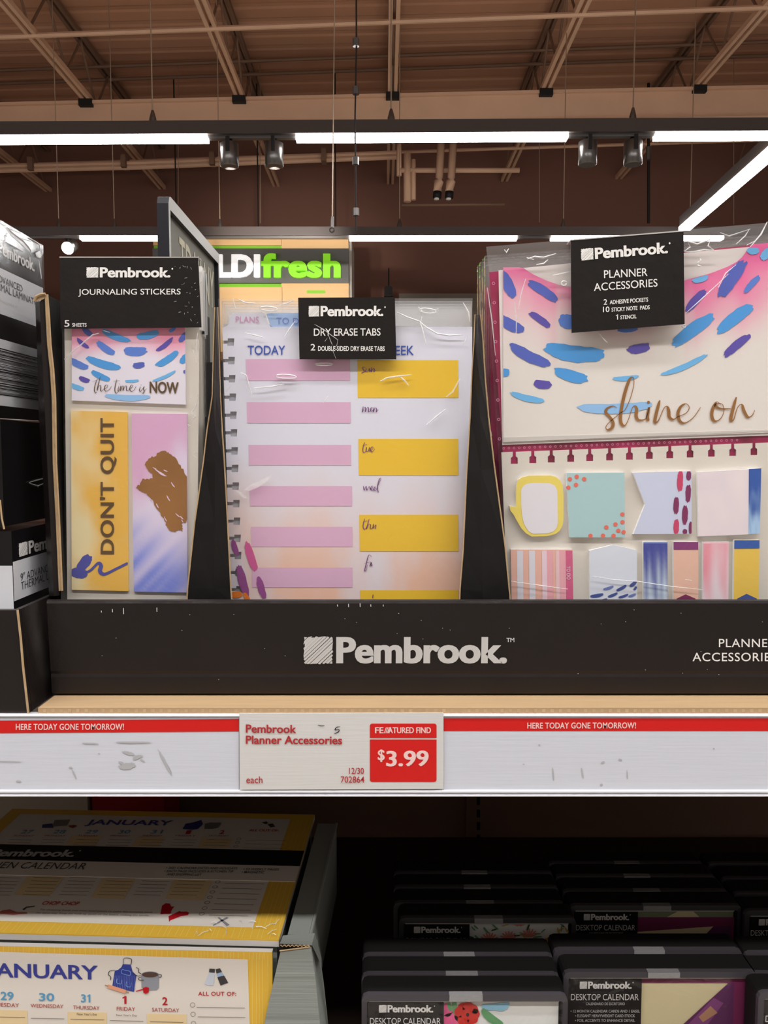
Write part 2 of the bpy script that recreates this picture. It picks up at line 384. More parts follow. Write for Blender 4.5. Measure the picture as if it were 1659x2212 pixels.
# spotlights on row 1
def spotlight(px, label, Y=Y1, py=305, lit=False, h=.165, rad=.058):
    q = VY(Y).at(px, py); z = Z1 - .0 + .005 * q.x
    r = thing('spotlight', label, 'spotlight', (q.x, Y, z), group='spotlights on the light rows')
    b = MB(); b.tube([(q.x, Y, z), (q.x, Y, z - .03)], .02, BLACKM, 10); b.build('stem', r)
    b = MB(); b.tube([(q.x, Y, z - .022), (q.x, Y, z - .028), (q.x, Y, z - h), (q.x, Y, z - h - .004)], [rad * .8, rad, rad, rad * .9], ALU, 24); b.build('can', r)
    b = MB(); b.box((q.x - .012, Y - rad - .004, z - .09), (q.x + .012, Y - rad + .006, z - .0), BLACKM); b.build('bracket', r)
    return r
spotlight(495, 'silver can spotlight, leftmost of the four below the nearest light row')
spotlight(592, 'silver can spotlight, second from the left below the nearest light row')
spotlight(1270, 'silver can spotlight, third from the left below the nearest light row')
spotlight(1368, 'silver can spotlight, rightmost of the four below the nearest light row')
q = VY(Y2).at(146, 536)
r = thing('spotlight', 'lit spotlight glowing between the left stack of boxes and the sticker pack', 'spotlight', (q.x, Y2, Z1), group='spotlights on the light rows')
b = MB(); b.tube([(q.x, Y2, Z1), (q.x, Y2, q.z + .06)], .015, BLACKM, 8); b.build('stem', r)
b = MB(); b.tube([q + Vector((0, .12, .05)), q + Vector((0, 0, 0))], .06, ALU, 16); b.build('can', r)
b = MB(); b.tube([q + Vector((0, -.001, 0)), q + Vector((0, -.02, -.008))], [.055, .04], ledm, 16); b.build('lamp_lens', r)
# lamps added at the left spotlights, aimed to brighten the store banner
tgt = VY(9.4).at(620, 570)
for px_, Y_, z_, k_ in ((495, Y1, Z1 - .19, 1), (592, Y1, Z1 - .19, 1), (147, Y2, None, .5)):
    q = VY(Y_).at(px_, 536 if z_ is None else 305); p0 = Vector((q.x, Y_, q.z - .03 if z_ is None else z_))
    ld = bpy.data.lights.new('banner_fill_lamp', 'SPOT'); ld.energy = SPOTW * 6 * k_; ld.spot_size = R(34); ld.spot_blend = .8; ld.shadow_soft_size = .04; ld.color = (1, .95, .88)
    lo = bpy.data.objects.new('banner_fill_lamp', ld); lo.location = p0; lo.rotation_euler = (tgt - p0).to_track_quat('-Z', 'Y').to_euler(); C.objects.link(lo)
# cords
def cord(pts, Y, r_, m, label, knots=()):
    P = VY(Y); b = MB(); b.tube([P.at(*p) for p in pts], r_, m, 6)
    for k in knots:
        q = P.at(*k); b.tube([q + Vector((0, 0, .02)), q - Vector((0, 0, .02))], .018, ALU, 8)
    return b
b = cord([(768, -360), (770, 100), (767, 250), (769, 500)], 4.6, .0045, CABLED, '', [(769, 92), (769, 196), (768, 348), (769, 458)])
tag(b.build('ceiling_cable'), 'long black cord with small clips hanging from the roof at mid picture', 'cable')
P = VY(4.4)
b = MB(); b.tube([P.at(727, -420), P.at(718, 470)], .003, CABLE, 6); b.tube([P.at(718, 468), P.at(717, 492)], .008, ALU, 8)
q = P.at(717, 497); b.tube([q + Vector((math.cos(t) * .012, 0, math.sin(t) * .012)) for t in [i * .7 for i in range(10)]], .004, ALU, 6)
tag(b.build('sign_cable'), 'thin steel cable ending in a small ring, above the store banner', 'cable')
b = cord([(1401, 180), (1401, 482)], 9.6, .018, CABLED, ''); b.tube([VY(9).at(1401, 318), VY(9).at(1401, 345)], .03, ALU, 8)
tag(b.build('ceiling_cable'), 'short black cord with silver top hanging right of the right spotlights', 'cable')
for x, y0, y1, w_ in ((385, 330, 440, 'directly above the chalkboard frame'), (562, 360, 482, 'between the two left spotlights and the banner'), (1165, 330, 480, 'left of the third spotlight'), (1585, 325, 484, 'crossing behind the slanting light row')):
    b = cord([(x, 120), (x, y1)], 9.6, .004, CABLE, '')
    tag(b.build('hanging_cable'), 'faint thin cable on the dark far wall, ' + w_, 'cable', 'faint cables before the far wall')

# ================================================================== STORE BANNER (far)
YB = 9.4; P = VY(YB)
WOOD = mat(226, 184, 130, .55, .3, k=.92, vary=.10, vscale=2.2, stretch=(.6, 1, 6), name='maple_panel')
LIME = mat(128, 200, 20, .5, k=.9, name='lime_green')
GREYB = mat(98, 96, 94, .5, k=.9, name='grey_band')
r = thing('store_banner', 'wooden store banner box with a grey band and white and green letters', 'sign', P.at(600, 640))
x0, x1 = P.at(330, 500).x, P.at(753, 500).x
def zz(py): return P.at(829, py).z
def bandbox(py0, py1, m, dx0=0, dx1=0, fr=0, xa=None, xb=None):
    b = MB(); b.box(((x0 if xa is None else xa) + dx0, YB - fr, zz(py1)), ((x1 if xb is None else xb) + dx1, YB + .9, zz(py0)), m); return b
zt = [500, 530, 538, 612, 620, 760]
for xa_, xb_ in ((P.at(330, 500).x, P.at(430, 500).x), (P.at(430, 500).x, P.at(608, 500).x), (P.at(608, 500).x, x1)):
    b = MB(); b.box((xa_ + .002, YB, zz(530)), (xb_ - .002, YB + .9, zz(500)), WOOD); b.build('panel', r)
b = MB(); b.box((x0, YB + .03, zz(538)), (P.at(608, 538).x, YB + .9, zz(530)), LIME); b.build('green_slot', r)
b = MB(); b.box((P.at(608, 538).x, YB, zz(538)), (x1, YB + .9, zz(530)), WOOD); b.build('panel', r)
b = MB(); b.box((x0, YB - .03, zz(612)), (x1, YB + .9, zz(538)), GREYB); b.build('grey_band', r)
b = MB(); b.box((x0, YB + .03, zz(620)), (P.at(608, 620).x, YB + .9, zz(612)), LIME); b.build('green_slot', r)
b = MB(); b.box((P.at(608, 620).x, YB, zz(620)), (x1, YB + .9, zz(612)), WOOD); b.build('panel', r)
b = MB(); b.box((x0, YB, zz(760)), (P.at(608, 500).x - .002, YB + .9, zz(620)), WOOD); b.build('panel', r)
b = MB(); b.box((P.at(608, 500).x + .002, YB, zz(760)), (x1, YB + .9, zz(620)), WOOD); b.build('panel', r)
b = MB(); b.slab(P, [(664, 627), (701, 627), (703, 630), (701, 633), (664, 633), (662, 630)], LIME, .01, .008); b.build('green_slot', r)
P2 = VY(YB - .03)
b = MB()
for xx in (360, 545, 720):
    q = P.at(xx, 500); b.tube([(q.x, YB + .45, q.z - .01), (q.x, YB + .45, zx(ZD, q.x) + .005)], .008, CABLED, 6)
b.build('hanging_rod', r)
LW = mat(250, 250, 250, .5, k=1, emit=.55, name='brightened_white_letter'); LG = mat(140, 225, 40, .5, k=.95, emit=.35, name='brightened_green_letter')  # emission added so the banner letters look brighter
b = MB(); b.text(P2, 'ALDI', (418, 598), (561, 598), (418, 549), LW, .05, .03, ext=.045, sp=1.04, fat=.03); b.build('white_lettering', r)
b = MB(); b.text(P2, 'fresh', (564, 600), (736, 600), (564, 547), LG, .05, .03, ext=.045, sp=1.06, fat=.035); b.build('green_lettering', r)
# side wall panels of the banner (white/grey end frame)
b = MB(); b.box((x1 + .001, YB + .1, zz(760)), (x1 + .03, YB + .9, zz(506)), mat(196, 190, 180, .5, k=.8)); b.build('end_panel', r)
FRPOST = CABLED
b = MB(); b.slab(VY(8.6), [(440, 640), (452, 655), (460, 648), (462, 668), (472, 660), (470, 712), (452, 712)], LIME, 0, .05)
q = VY(8.65).at(461, 680); b.tube([(q.x, 8.66, 0), (q.x, 8.66, q.z)], .02, FRPOST, 8)
tag(b.build('produce_sign'), 'lime green produce sign peeking out between the sticker packs and dry erase packs', 'sign')

# ================================================================== HANGING CHALKBOARD SIGN (behind the shelf)
XS = -.25; P = SX(XS)
r = thing('frame_sign', 'black metal frame with a grey chalkboard hung on rings, behind the sticker packs', 'sign', (XS, 1.0, ZS))
FR = mat(34, 34, 40, .3, .5, k=1, name='black_powder_coat'); FRG = mat(170, 168, 160, .4, .4, k=.9, name='pale_edge_trim')
def px2(cx, cy): return (330 + cx / 6.9125, 400 + cy / 6.9125)
p_tl = P.at(*px2(232, 135)); p_tr = P.at(*px2(990, 1085)); yN, yF = p_tl.y, p_tr.y; zT = p_tl.z
b = MB(); w = .0136
pr = [(yN, ZS + .02), (yN, zT - .010), (yN + .004, zT - .002), (yN + .010, zT), (yF, zT), (yF, zT - .0155), (yN + .008, zT - .0155), (yN + .008, ZS + .02)]
b.prism([(XS, y, z) for y, z in pr], (-w, 0, 0), FRG, FR); b.build('frame', r)
b = MB(); b.box((XS - .05, yN - .02, ZS), (XS + .03, yF, ZS + .02), FR); b.build('base', r)
b = MB(); b.box((XS - w, yF - .008, ZS + .02), (XS, yF, zT - .0155), FR); b.build('post', r)
XP = XS - .006; P = SX(XP); GREYP = mat(160, 158, 148, .7, .2, k=.75, vary=.06, vscale=30, name='chalkboard_grey')
ya = P.at(*px2(262, 470)).y; yb = P.at(*px2(945, 1240)).y; zt_ = P.at(*px2(300, 470)).z; zb_ = 1.33; c = .012
b = MB(); b.prism([(XP, y, z) for y, z in ((ya, zb_), (yb, zb_), (yb, zt_ - c), (yb - .004, zt_ - .004), (yb - c, zt_), (ya + c, zt_), (ya + .004, zt_ - .004), (ya, zt_ - c))], (-.004, 0, 0), GREYP); pan = b.build('panel', r)
CRM = mat(225, 220, 195, .7, k=.9, name='cream_chalk')
b = MB()
y_a = P.at(386, 520).y; y_b = P.at(461, 600).y; zt2 = P.at(388, 512).z
b.text(P, 'TDAILNY', Vector((XP, y_a, zt2 - .055)), Vector((XP, y_b, zt2 - .055)), .055, CRM, .0006, .01); b.build('lettering', pan)
b = MB(); b.box((XP, P.at(436, 610).y, zt2 - .15), (XP + .003, P.at(447, 610).y, zt2 - .075), FR); b.build('clip', pan)
for cx, cy in ((480, 700), (845, 1130)):
    q = P.at(*px2(cx, cy)); b = MB()
    b.tube([(XP - .001, q.y + math.cos(t) * .009, zt_ + .004 + math.sin(t) * .010) for t in [i * .5236 for i in range(13)]], .0007, FR, 6)
    b.tube([(XP - .001, q.y, zt_ + .013), (XP - .001, q.y - .001, zT - .0155)], .0011, FR, 6); b.build('ring', r)

# ================================================================== SHELF
DARKM = mat(62, 48, 42, .5, .3, k=1, name='dark_shelf_steel')
r = thing('store_shelf', 'long steel shelf with white price rail along its front', 'shelf', (0, .7, ZS))
b = MB(); b.box((-1.1, .482, ZS - .032), (1.1, 1.30, ZS), mat(120, 108, 98, .5, k=.6, name='shelf_underside')); b.build('shelf_board', r)
RY = .4755; PR = VY(RY); zr0 = PR.at(829, 1717).z; zr1 = PR.at(829, 1541).z
WPL = mat(200, 200, 204, .35, .4, bump=.05, bscale=400, name='white_rail_plastic')
b = MB(); pr = [(.4815, zr1 - .001), (.4745, zr1), (.4738, zr1 - .0012), (.4755, zr1 - .0022), (.4755, zr0 + .0038), (.4735, zr0 + .0030), (.4735, zr0 + .0022), (.4748, zr0 + .0018), (.4748, zr0 + .0010), (.4732, zr0 + .0006), (.4732, zr0), (.4815, zr0)]
b.prism([(-1.1, y, z) for y, z in pr], (2.2, 0, 0), WPL); b.build('price_rail', r)
RED = mat(205, 28, 26, .4, .35, k=1.15, name='red_ink'); REDD = mat(178, 46, 50, .45, k=1.1, name='brick_red_ink')
PINKW = mat(240, 205, 200, .5, k=1.1, name='pale_pink_ink')
STRIP = mat(192, 194, 203, .38, .35, bump=.05, bscale=90, stretch=(.3, 1, 6), vary=.03, vscale=60, name='glossy_strip_paper')
def strip(px0, px1, yl, yr, tx, ty0, ty1, label):
    r = thing('shelf_strip', label, 'shelf label', PR.at((px0 + px1) / 2, 1700), group='red and white strips in the price rail')
    b = MB(); b.slab(PR, [(px0, 1549), (px1, 1547), (px1, 1706), (px0, 1706)], STRIP, .0006, .0005); s = b.build('card', r)
    b = MB(); b.poly(PR, [(px0, yl), (px1, yr), (px1, yr + 27), (px0, yl + 27)], RED, .0008); b.build('red_band', r)
    b = MB(); b.text(PR, 'HERE TODAY GONE TOMORROW!', (tx[0], ty1), (tx[1], ty1 - .5), (tx[0], ty0), PINKW, .0010, .022, sp=1.05); b.build('lettering', r)
    return r, s
r1, s1 = strip(-700, 516, 1562, 1553, (34, 268), 1563.5, 1577, 'red banded shelf strip left of the price label, with grey scuffs')
r2, s2 = strip(958, 2600, 1552, 1552, (1139, 1374), 1561, 1574, 'red banded shelf strip right of the price label, cleaner')
SM = mat(170, 170, 172, .6, k=1.2, name='grey_scuff')
b = MB()
for cx, cy, L, w, a in ((285, 1604, 75, 4, 0), (195, 1606, 36, 3, 2), (278, 1627, 26, 7, 15), (296, 1636, 22, 8, -20), (275, 1655, 32, 14, -8), (262, 1648, 14, 5, 20), (308, 1643, 10, 4, 30),
                        (358, 1650, 58, 5, 62), (152, 1658, 8, 4, 0), (160, 1672, 24, 3, 65), (40, 1688, 12, 4, 0), (214, 1628, 4, 3, 0), (18, 1645, 60, 2, 1)):
    b.brush(PR, cx, cy, L, w, a, SM, .0009, rag=.3, bend=0)
b.build('scuff_mark', r1)
b = MB()
for cx, cy, L, w, a in ((1302, 1647, 9, 4, -20), (1340, 1641, 7, 4, 20), (1165, 1609, 4, 3, 0), (1299, 1695, 6, 5, 0), (1195, 1672, 28, 3, 85), (1258, 1670, 24, 3, 80), (1542, 1617, 4, 3, 0), (1131, 1651, 4, 2, 0), (1355, 1673, 20, 2, 85)):
    b.brush(PR, cx, cy, L, w, a, SM, .0009, rag=.2, bend=0)
b.build('scuff_mark', r2)
# price label
r = thing('price_label', 'price label reading 3.99 in red and white, mid rail', 'price label', PR.at(738, 1705))
TAG = mat(196, 194, 191, .42, .3, bump=.05, bscale=110, stretch=(.3, 1, 7), name='label_paper')
b = MB(); b.slab(PR, [(517, 1541), (958, 1540), (958, 1704), (518, 1706)], TAG, .0019, .0008); b.build('card', r)
def rrect(x0, y0, x1, y1, r_, top=True, bot=True):
    o = []
    for (cx, cy, a0, on) in ((x1 - r_, y0 + r_, -90, top), (x1 - r_, y1 - r_, 0, bot), (x0 + r_, y1 - r_, 90, bot), (x0 + r_, y0 + r_, 180, top)):
        if on: o += [(cx + r_ * math.cos(R(a0 + k * 22.5)), cy + r_ * math.sin(R(a0 + k * 22.5))) for k in range(5)]
        else: o.append((x1 if cx > (x0 + x1) / 2 else x0, y1 if cy > (y0 + y1) / 2 else y0))
    return o
b = MB(); b.poly(PR, rrect(799, 1563, 943, 1594, 5, True, False), RED, .0021); b.poly(PR, rrect(799, 1597.5, 943, 1689, 5, False, True), RED, .0021); b.build('red_box', r)
b = MB(); o_ = .0023
b.text(PR, 'FE', (810, 1584), (828.5, 1584), (810, 1571), PINKW, o_, .03)
for k in range(4): b.poly(PR, [(829 + k * 3.4, 1584), (831 + k * 3.4, 1584), (835.5 + k * 3.2, 1571), (833.8 + k * 3.2, 1571)], PINKW, o_)
b.text(PR, 'ATURED FIND', (838, 1584), (931, 1584), (838, 1571), PINKW, o_, .03)
b.text(PR, '$', (816, 1646), (831, 1646), (816, 1619), PINKW, o_, .028); b.text(PR, '3.99', (834, 1656), (926, 1655), (834, 1622), PINKW, o_, .045)
b.build('white_lettering', r)
b = MB()
b.text(PR, 'Pembrook', (531, 1583), (640, 1584), (531, 1565), REDD, o_, .03); b.text(PR, 'Planner Accessories', (531, 1607), (739, 1608), (531, 1589), REDD, o_, .03)
b.text(PR, 'each', (532, 1692), (567, 1692), (532, 1677), REDD, o_, .004); b.text(PR, '12/30', (754, 1672), (786, 1672), (754, 1658.5), REDD, o_, .006)
b.text(PR, '702864', (736, 1691), (787, 1691), (736, 1677), REDD, o_, .006)
b.build('red_lettering', r)
PEN = mat(28, 28, 34, .4, k=1, name='black_pen')
b = MB(); b.script(PR, [[(686, 1566), (693, 1568), (701, 1567.5)], [(732, 1570), (726, 1572), (724, 1577), (732, 1576), (731, 1581), (722, 1585)], [(727, 1570), (735, 1570)]], PEN, o_, w0=1.4, w1=2); b.build('pen_mark', r)
# kraft sheet under the trays
b = MB(); b.box((-.208, .4765, ZS), (.9, .62, ZS + .0035), mat(186, 156, 120, .8, .1, k=1.0, vary=.12, vscale=20, stretch=(1, 12, 1)))
for i in range(200): x = -.205 + i * .005; b.box((x, .4763, ZS + .0008), (x + .002, .4766, ZS + .0027), KRAFT)
tag(b.build('cardboard_sheet'), 'tan cardboard sheet lying on the shelf under the black tray', 'cardboard')

# ================================================================== MAIN BLACK TRAY
TY = .500; PT = VY(TY); ZF = ZS + .0037
r = thing('display_tray', 'long black cardboard display tray with white brand lettering on its front', 'display tray', (.1, .6, ZF))
xl = PT.at(107, 1400).x; XR = .37
z0 = ZF; zt = PT.at(829, 1296).z
b = MB()
def wallprofile(nz=6):
    pr = [(TY + .002, z0), (TY, z0 + .002), (TY, z0 + .012), (TY + .0006, z0 + .014), (TY, z0 + .016), (TY, zt - .0022), (TY + .0007, zt - .0006), (TY + .0022, zt), (TY + .0042, zt - .0006), (TY + .005, zt - .0022), (TY + .005, z0)]
    return pr
xlt = PT.at(100, 1292).x; xlb = PT.at(113, 1513).x
pr = wallprofile(); A = [Vector((xlb + (xlt - xlb) * (z - z0) / (zt - z0), y, z)) for y, z in pr]; B = [Vector((XR, y, z)) for y, z in pr]
n = len(pr); b.face(A, BLACKTRAY); b.face(B[::-1], BLACKTRAY)
for i in range(n - 1): b.face([A[i], A[i + 1], B[i + 1], B[i]], BLACKTRAY)
front = b.build('front_wall', r)
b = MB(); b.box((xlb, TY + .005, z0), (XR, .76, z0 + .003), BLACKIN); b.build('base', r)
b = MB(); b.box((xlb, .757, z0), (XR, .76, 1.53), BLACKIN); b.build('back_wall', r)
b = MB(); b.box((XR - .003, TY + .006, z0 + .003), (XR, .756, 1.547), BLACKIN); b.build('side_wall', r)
# left side wall with folded outer ply and kraft cut edge
PK = VY(.519); kt = [(100, 636), (103, 690), (106, 745), (112, 800), (116, 863), (118, 1000), (125, 1135), (131, 1276)]
b = MB(); e = [PK.at(x, y) for x, y in kt]; e.append(Vector((e[-1].x + .0005, .519, z0)))
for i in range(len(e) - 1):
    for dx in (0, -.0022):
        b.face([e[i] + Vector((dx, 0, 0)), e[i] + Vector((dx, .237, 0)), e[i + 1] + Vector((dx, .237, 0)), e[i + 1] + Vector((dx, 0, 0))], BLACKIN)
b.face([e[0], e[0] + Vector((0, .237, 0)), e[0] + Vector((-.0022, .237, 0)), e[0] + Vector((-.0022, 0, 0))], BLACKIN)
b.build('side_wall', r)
b = MB()                                               # outer ply: front facing flap beside the kraft edge
fl = [(76, 652), (80, 760), (84, 900), (93, 1040), (100, 1180), (106, 1288)]; kk = [(97, 640), (103, 752), (114, 900), (117, 1040), (125, 1180), (129, 1286)]
Lp = [PK.at(x, y, -.004) for x, y in fl]; Mp = [PK.at((a[0] * .55 + c_[0] * .45), a[1], .001) for a, c_ in zip(fl, kk)]; Rp = [PK.at(x, y, -.0005) for x, y in kk]
for i in range(len(fl) - 1):
    b.face([Lp[i], Lp[i + 1], Mp[i + 1], Mp[i]], BLACKTRAY); b.face([Mp[i], Mp[i + 1], Rp[i + 1], Rp[i]], BLACKTRAY)
    b.face([Lp[i], Lp[i + 1], Lp[i + 1] + Vector((0, .2, 0)), Lp[i] + Vector((0, .2, 0))], BLACKTRAY)
b.build('side_flap', r)
b = MB()                                               # rolled kraft fold on top and the two plies of cut edge
b.tube([PK.at(74, 650, .0012), PK.at(78, 641, .0015), PK.at(88, 636, .0015), PK.at(98, 635, .0015)], .0009, KRAFT, 6)
b.face([PK.at(75, 652, .001), PK.at(78, 641, .001), PK.at(90, 636, .001), PK.at(100, 635, .001), PK.at(95, 646, .001), PK.at(82, 650, .001)], KRAFT)
for dx in (-1.5, 3):
    b.tube([PK.at(x + dx * (1 if i else .6), y, .0004) for i, (x, y) in enumerate(kt)], .00075, KRAFT, 5)
b.build('kraft_edge', r)
# dividers between the columns of packs
def divider(left, right, ridge, peak, xf):
    P = VY(.5215); b = MB(); ex = lambda q, dy: Vector((q.x, q.y + dy, q.z))
    n = len(left); Lp = [P.at(*p) for p in left]; Rp = [P.at(*p) for p in right]
    Mp = [P.at(ridge[0] + (ridge[1] - ridge[0]) * i / (n - 1), (left[i][1] + right[i][1]) / 2, .006) for i in range(n)]
    for i in range(n - 1):
        b.face([Lp[i], Lp[i + 1], Mp[i + 1], Mp[i]], BLACKIN); b.face([Mp[i], Mp[i + 1], Rp[i + 1], Rp[i]], BLACKIN)
    b.face([ex(Mp[-1], .0), ex(Lp[-1], 0), Vector((Lp[-1].x, Lp[-1].y, z0 + .003)), Vector((Mp[-1].x, Mp[-1].y, z0 + .003))], BLACKIN)
    b.face([Rp[-1], Mp[-1], Vector((Mp[-1].x, Mp[-1].y, z0 + .003)), Vector((Rp[-1].x, Rp[-1].y, z0 + .003))], BLACKIN)
    q = P.at(peak[0], 900); b.box((xf - .0008, .5275, z0 + .003), (xf + .0008, .756, q.z), BLACKIN)
    d = b.build('divider', r)
    b = MB()
    b.tube([p + Vector((random.uniform(-.0002, .0002), -.0004, 0)) for p in Lp], .0005, KRAFT, 5); b.tube([p + Vector((0, -.0004, 0)) for p in Rp], .0005, KRAFT, 5); b.build('kraft_edge', d)
divider([(465, 664), (463, 720), (459, 854), (448, 930), (440, 995), (421, 1129), (406, 1271), (404, 1300)],
        [(470, 664), (472, 720), (476, 854), (480, 930), (485, 1000), (492, 1130), (499, 1271), (501, 1300)], (468, 462), (468, 664), -.1150)
divider([(1027, 680), (1024, 740), (1020, 800), (1016, 900), (1008, 1023), (1000, 1187), (994, 1275), (993, 1300)],
        [(1037, 680), (1043, 740), (1048, 820), (1055, 900), (1068, 1010), (1091, 1180), (1100, 1275), (1102, 1300)], (1032, 1044), (1032, 680), .0640)
# lettering on the tray front
b = MB(); b.logo(PT, (657, 1433.5), (1095, 1433.5), (657, 1376), INKS, .0003, dot=False); b.text(PT, 'TM', (1094, 1387), (1111, 1387), (1094, 1378), INKS, .0003, .03)
b.build('brand_lettering', r)
b = MB(); b.text(PT, 'PLANNER', (1553, 1398), (1676, 1398), (1553, 1380), INKW, .0003, .004, sp=1.08); b.text(PT, 'ACCESSORIES', (1496, 1428.5), (1677, 1428.5), (1496, 1410), INKW, .0003, .004, sp=1.08)
b.build('white_lettering', r)
b = MB()
rnd = random.Random(4)
for x, y, h in [(218, 1321, 4), (242, 1319, 7), (266, 1320, 13), (338, 1317, 9), (728, 1308, 4), (752, 1308, 7), (777, 1307, 8), (800, 1308, 5), (827, 1308, 4)] + [(rnd.uniform(150, 1650), rnd.uniform(1310, 1480), 1.2) for _ in range(30)]:
    b.poly(PT, [(x, y - h / 2), (x + 1.6, y - h / 2), (x + 2.0, y + h / 2), (x + .2, y + h / 2)], INKS, .0003)
b.poly(PT, [(620, 1513), (760, 1513.6), (735, 1515.4), (600, 1515)], INKS, .0004); b.poly(PT, [(1350, 1517), (1516, 1518.4), (1516, 1520), (1360, 1519)], INKS, .0004)
b.build('worn_spot', r)

ORD = ['second', 'third', 'fourth', 'fifth', 'sixth', 'seventh', 'eighth', 'ninth']
# ================================================================== PACK COLUMN 1: journaling stickers
BLUE = mat(74, 152, 218, .5, k=1.15); MID = mat(88, 126, 206, .5, k=1.15); VIO = mat(90, 76, 166, .5, k=1.15); PALEB = mat(140, 185, 228, .5, k=1.2); LTB = mat(106, 176, 226, .5, k=1.2)
INDI = mat(82, 98, 184, .5, k=1.15)
def glint_tube(mb, P, strokes, sc=1, ox=0, oy=0, w=1.6, m=None, off=.0):  # white tubes along film folds, highlights put into their colour
    for st in strokes:
        q = [P.at(x / sc + ox, y / sc + oy, off) for x, y in st]
        mb.tube(q, [w * .00015] + [w * .0003] * (len(q) - 2) + [w * .00012], m or GLINT_WHITE, 5, cap=False)
Y1p = .530; P1 = VY(Y1p)
r = thing('sticker_pack', 'front journaling sticker pack with black header and yellow don\'t quit strip', 'sticker pack', P1.at(280, 1500), group='journaling sticker packs in the left tray compartment')
r.location.z = z0 + .003
zb1 = r.location.z
def down(P, x, off=0): # pixel row of the pack bottom at column x
    q = Vector((P.at(x, 1290).x, P.p.y, zb1)); d = q - CAM; return 1106 - F * d.dot(UP) / d.dot(FWD)
yb_ = down(P1, 280) - 4
b = MB(); b.slab(P1, [(138, 600), (431, 600), (429, 900), (424, yb_), (147, yb_)], IVORY, .001, .001); b.build('backing_card', r)
cP = lin(226, 130, 158, K); cWh = lin(216, 210, 222, K); cPk = lin(205, 160, 184, K)
def fA(u, v): return mixc(cP, cWh, ss(.05, .55, v + .18 * ns(u * 3, v * 3, 1) + .10 * (1 - abs(u - .5) * 2) - .02))
b = MB(); qA = [(155, 700), (400, 700), (401, 874), (155, 865)]
b.slab(P1, qA, mat(214, 208, 220), .0024, .0014); b.paint(P1, qA, fA, 18, 14, .0026)
clA = (155.2, 700, 400, 872)
for cx, cy, L, w, a, m in ((189, 716, 26, 12, 40, INDI), (179, 741, 32, 9, 38, VIO), (250, 724, 66, 14, 22, BLUE), (229, 751, 46, 15, 35, MID), (319, 722, 50, 16, -12, BLUE), (292, 757, 50, 20, 0, MID),
                           (355, 744, 44, 10, -38, VIO), (361, 774, 56, 15, -34, BLUE), (398, 775, 24, 14, -50, BLUE), (223, 783, 76, 17, 17, BLUE), (170, 785, 46, 15, 26, MID), (300, 788, 26, 13, -8, INDI),
                           (218, 811, 44, 13, 25, BLUE), (182, 819, 24, 11, 20, VIO), (354, 812, 54, 7, -24, LTB), (285, 822, 30, 6, -3, LTB), (166, 835, 34, 11, 20, LTB), (275, 855, 98, 13, 2, PALEB), (396, 728, 26, 12, -50, INDI), (400, 803, 8, 8, 0, INDI), (372, 712, 16, 8, -30, MID)):
    b.brush(P1, cx, cy, L, w, a, m, .0028, clip=clA, bend=.1 if abs(a) < 45 else 0)
s_ = b.build('sticker_sheet', r)
b = MB()
TT = [[(412, 705), (385, 790), (378, 850), (395, 880), (410, 868)], [(350, 738), (440, 705)], [(455, 672), (432, 760), (412, 850), (430, 805), (452, 785), (460, 800), (456, 848), (475, 858), (500, 832), (540, 812), (548, 785), (525, 780), (508, 815), (520, 858), (560, 845), (598, 795)],
      [(665, 705), (645, 790), (640, 850), (655, 885), (680, 868)], [(618, 735), (700, 722)], [(692, 790), (680, 845), (690, 858), (718, 790), (712, 855), (736, 795), (748, 800), (745, 850), (770, 795), (788, 800), (790, 850), (815, 845), (862, 810), (868, 782), (848, 783), (830, 830), (850, 862), (885, 845), (912, 795)],
      [(968, 800), (955, 845), (968, 862), (1000, 825), (1022, 800), (1003, 822), (1016, 855), (1003, 884), (982, 880)], [(1010, 862), (1050, 825)], [(700, 762), (703, 770)], [(975, 775), (978, 783)]]
b.script(P1, TT, BROWNINK, .003, 5.925, 140, 700, .9, 1.9); b.text(P1, 'NOW', (323, 849), (386, 850.5), (323, 824), BROWNINK, .003, .03); b.build('foil_lettering', s_)
cY = lin(226, 172, 74, K); cYl = lin(226, 204, 160, K)
def fB(u, v): return mixc(cYl, cY, min(1, max(0, .12 + 1.1 * ss(0, .75, u) + .9 * ns(u * 2.2, v * 5, 3) + .25 * ns(u * 7, v * 12, 4))))
qB = [(153, 887), (275, 890), (277, 1277), (155, 1274)]
b = MB(); b.slab(P1, qB, mat(214, 180, 110), .0024, .0014); b.paint(P1, qB, fB, 14, 40, .0026)
NAVY = mat(76, 78, 160, .5, k=1.15)
b.brush(P1, 182, 1216, 42, 22, -52, NAVY, .0028, clip=(155, 1190, 276, 1262), bend=0); b.brush(P1, 170, 1238, 36, 22, 8, NAVY, .0028, clip=(155, 1190, 276, 1262), bend=0)
b.script(P1, [[(175, 1240), (195, 1232), (212, 1216), (218, 1222), (216, 1234), (226, 1240), (250, 1229), (276, 1216)]], NAVY, .0029, w0=5, w1=9, tip=.6)
s_ = b.build('sticker_sheet', r)
b = MB(); b.text(P1, "DON'T QUIT", (252, 1197), (252, 903), (216, 1197), BROWNINK, .003, .028, sp=1.06); b.build('foil_lettering', s_)
cL = lin(206, 160, 192, K); cBl = lin(120, 132, 206, K); cLt = lin(212, 200, 224, K)
def fC(u, v):
    w = v + .22 * (.5 - u)*-1 + .12 * ns(u * 3, v * 6, 8)
    c1 = mixc(cL, cLt, ss(.15, .5, w)); st = .5 + .9 * ns((u + v * 2.2) * 1.3, (v * 3.2 + u) * 4.5, 5)
    return mixc(c1, cBl, ss(.48, .92, v - .16 * u + .06) * min(1, max(.1, st + .35 * v)))
qC = [(284, 893), (404, 894), (405, 1280), (289, 1278)]
b = MB(); b.slab(P1, qC, mat(206, 190, 212), .0024, .0014); b.paint(P1, qC, fC, 20, 56, .0026)
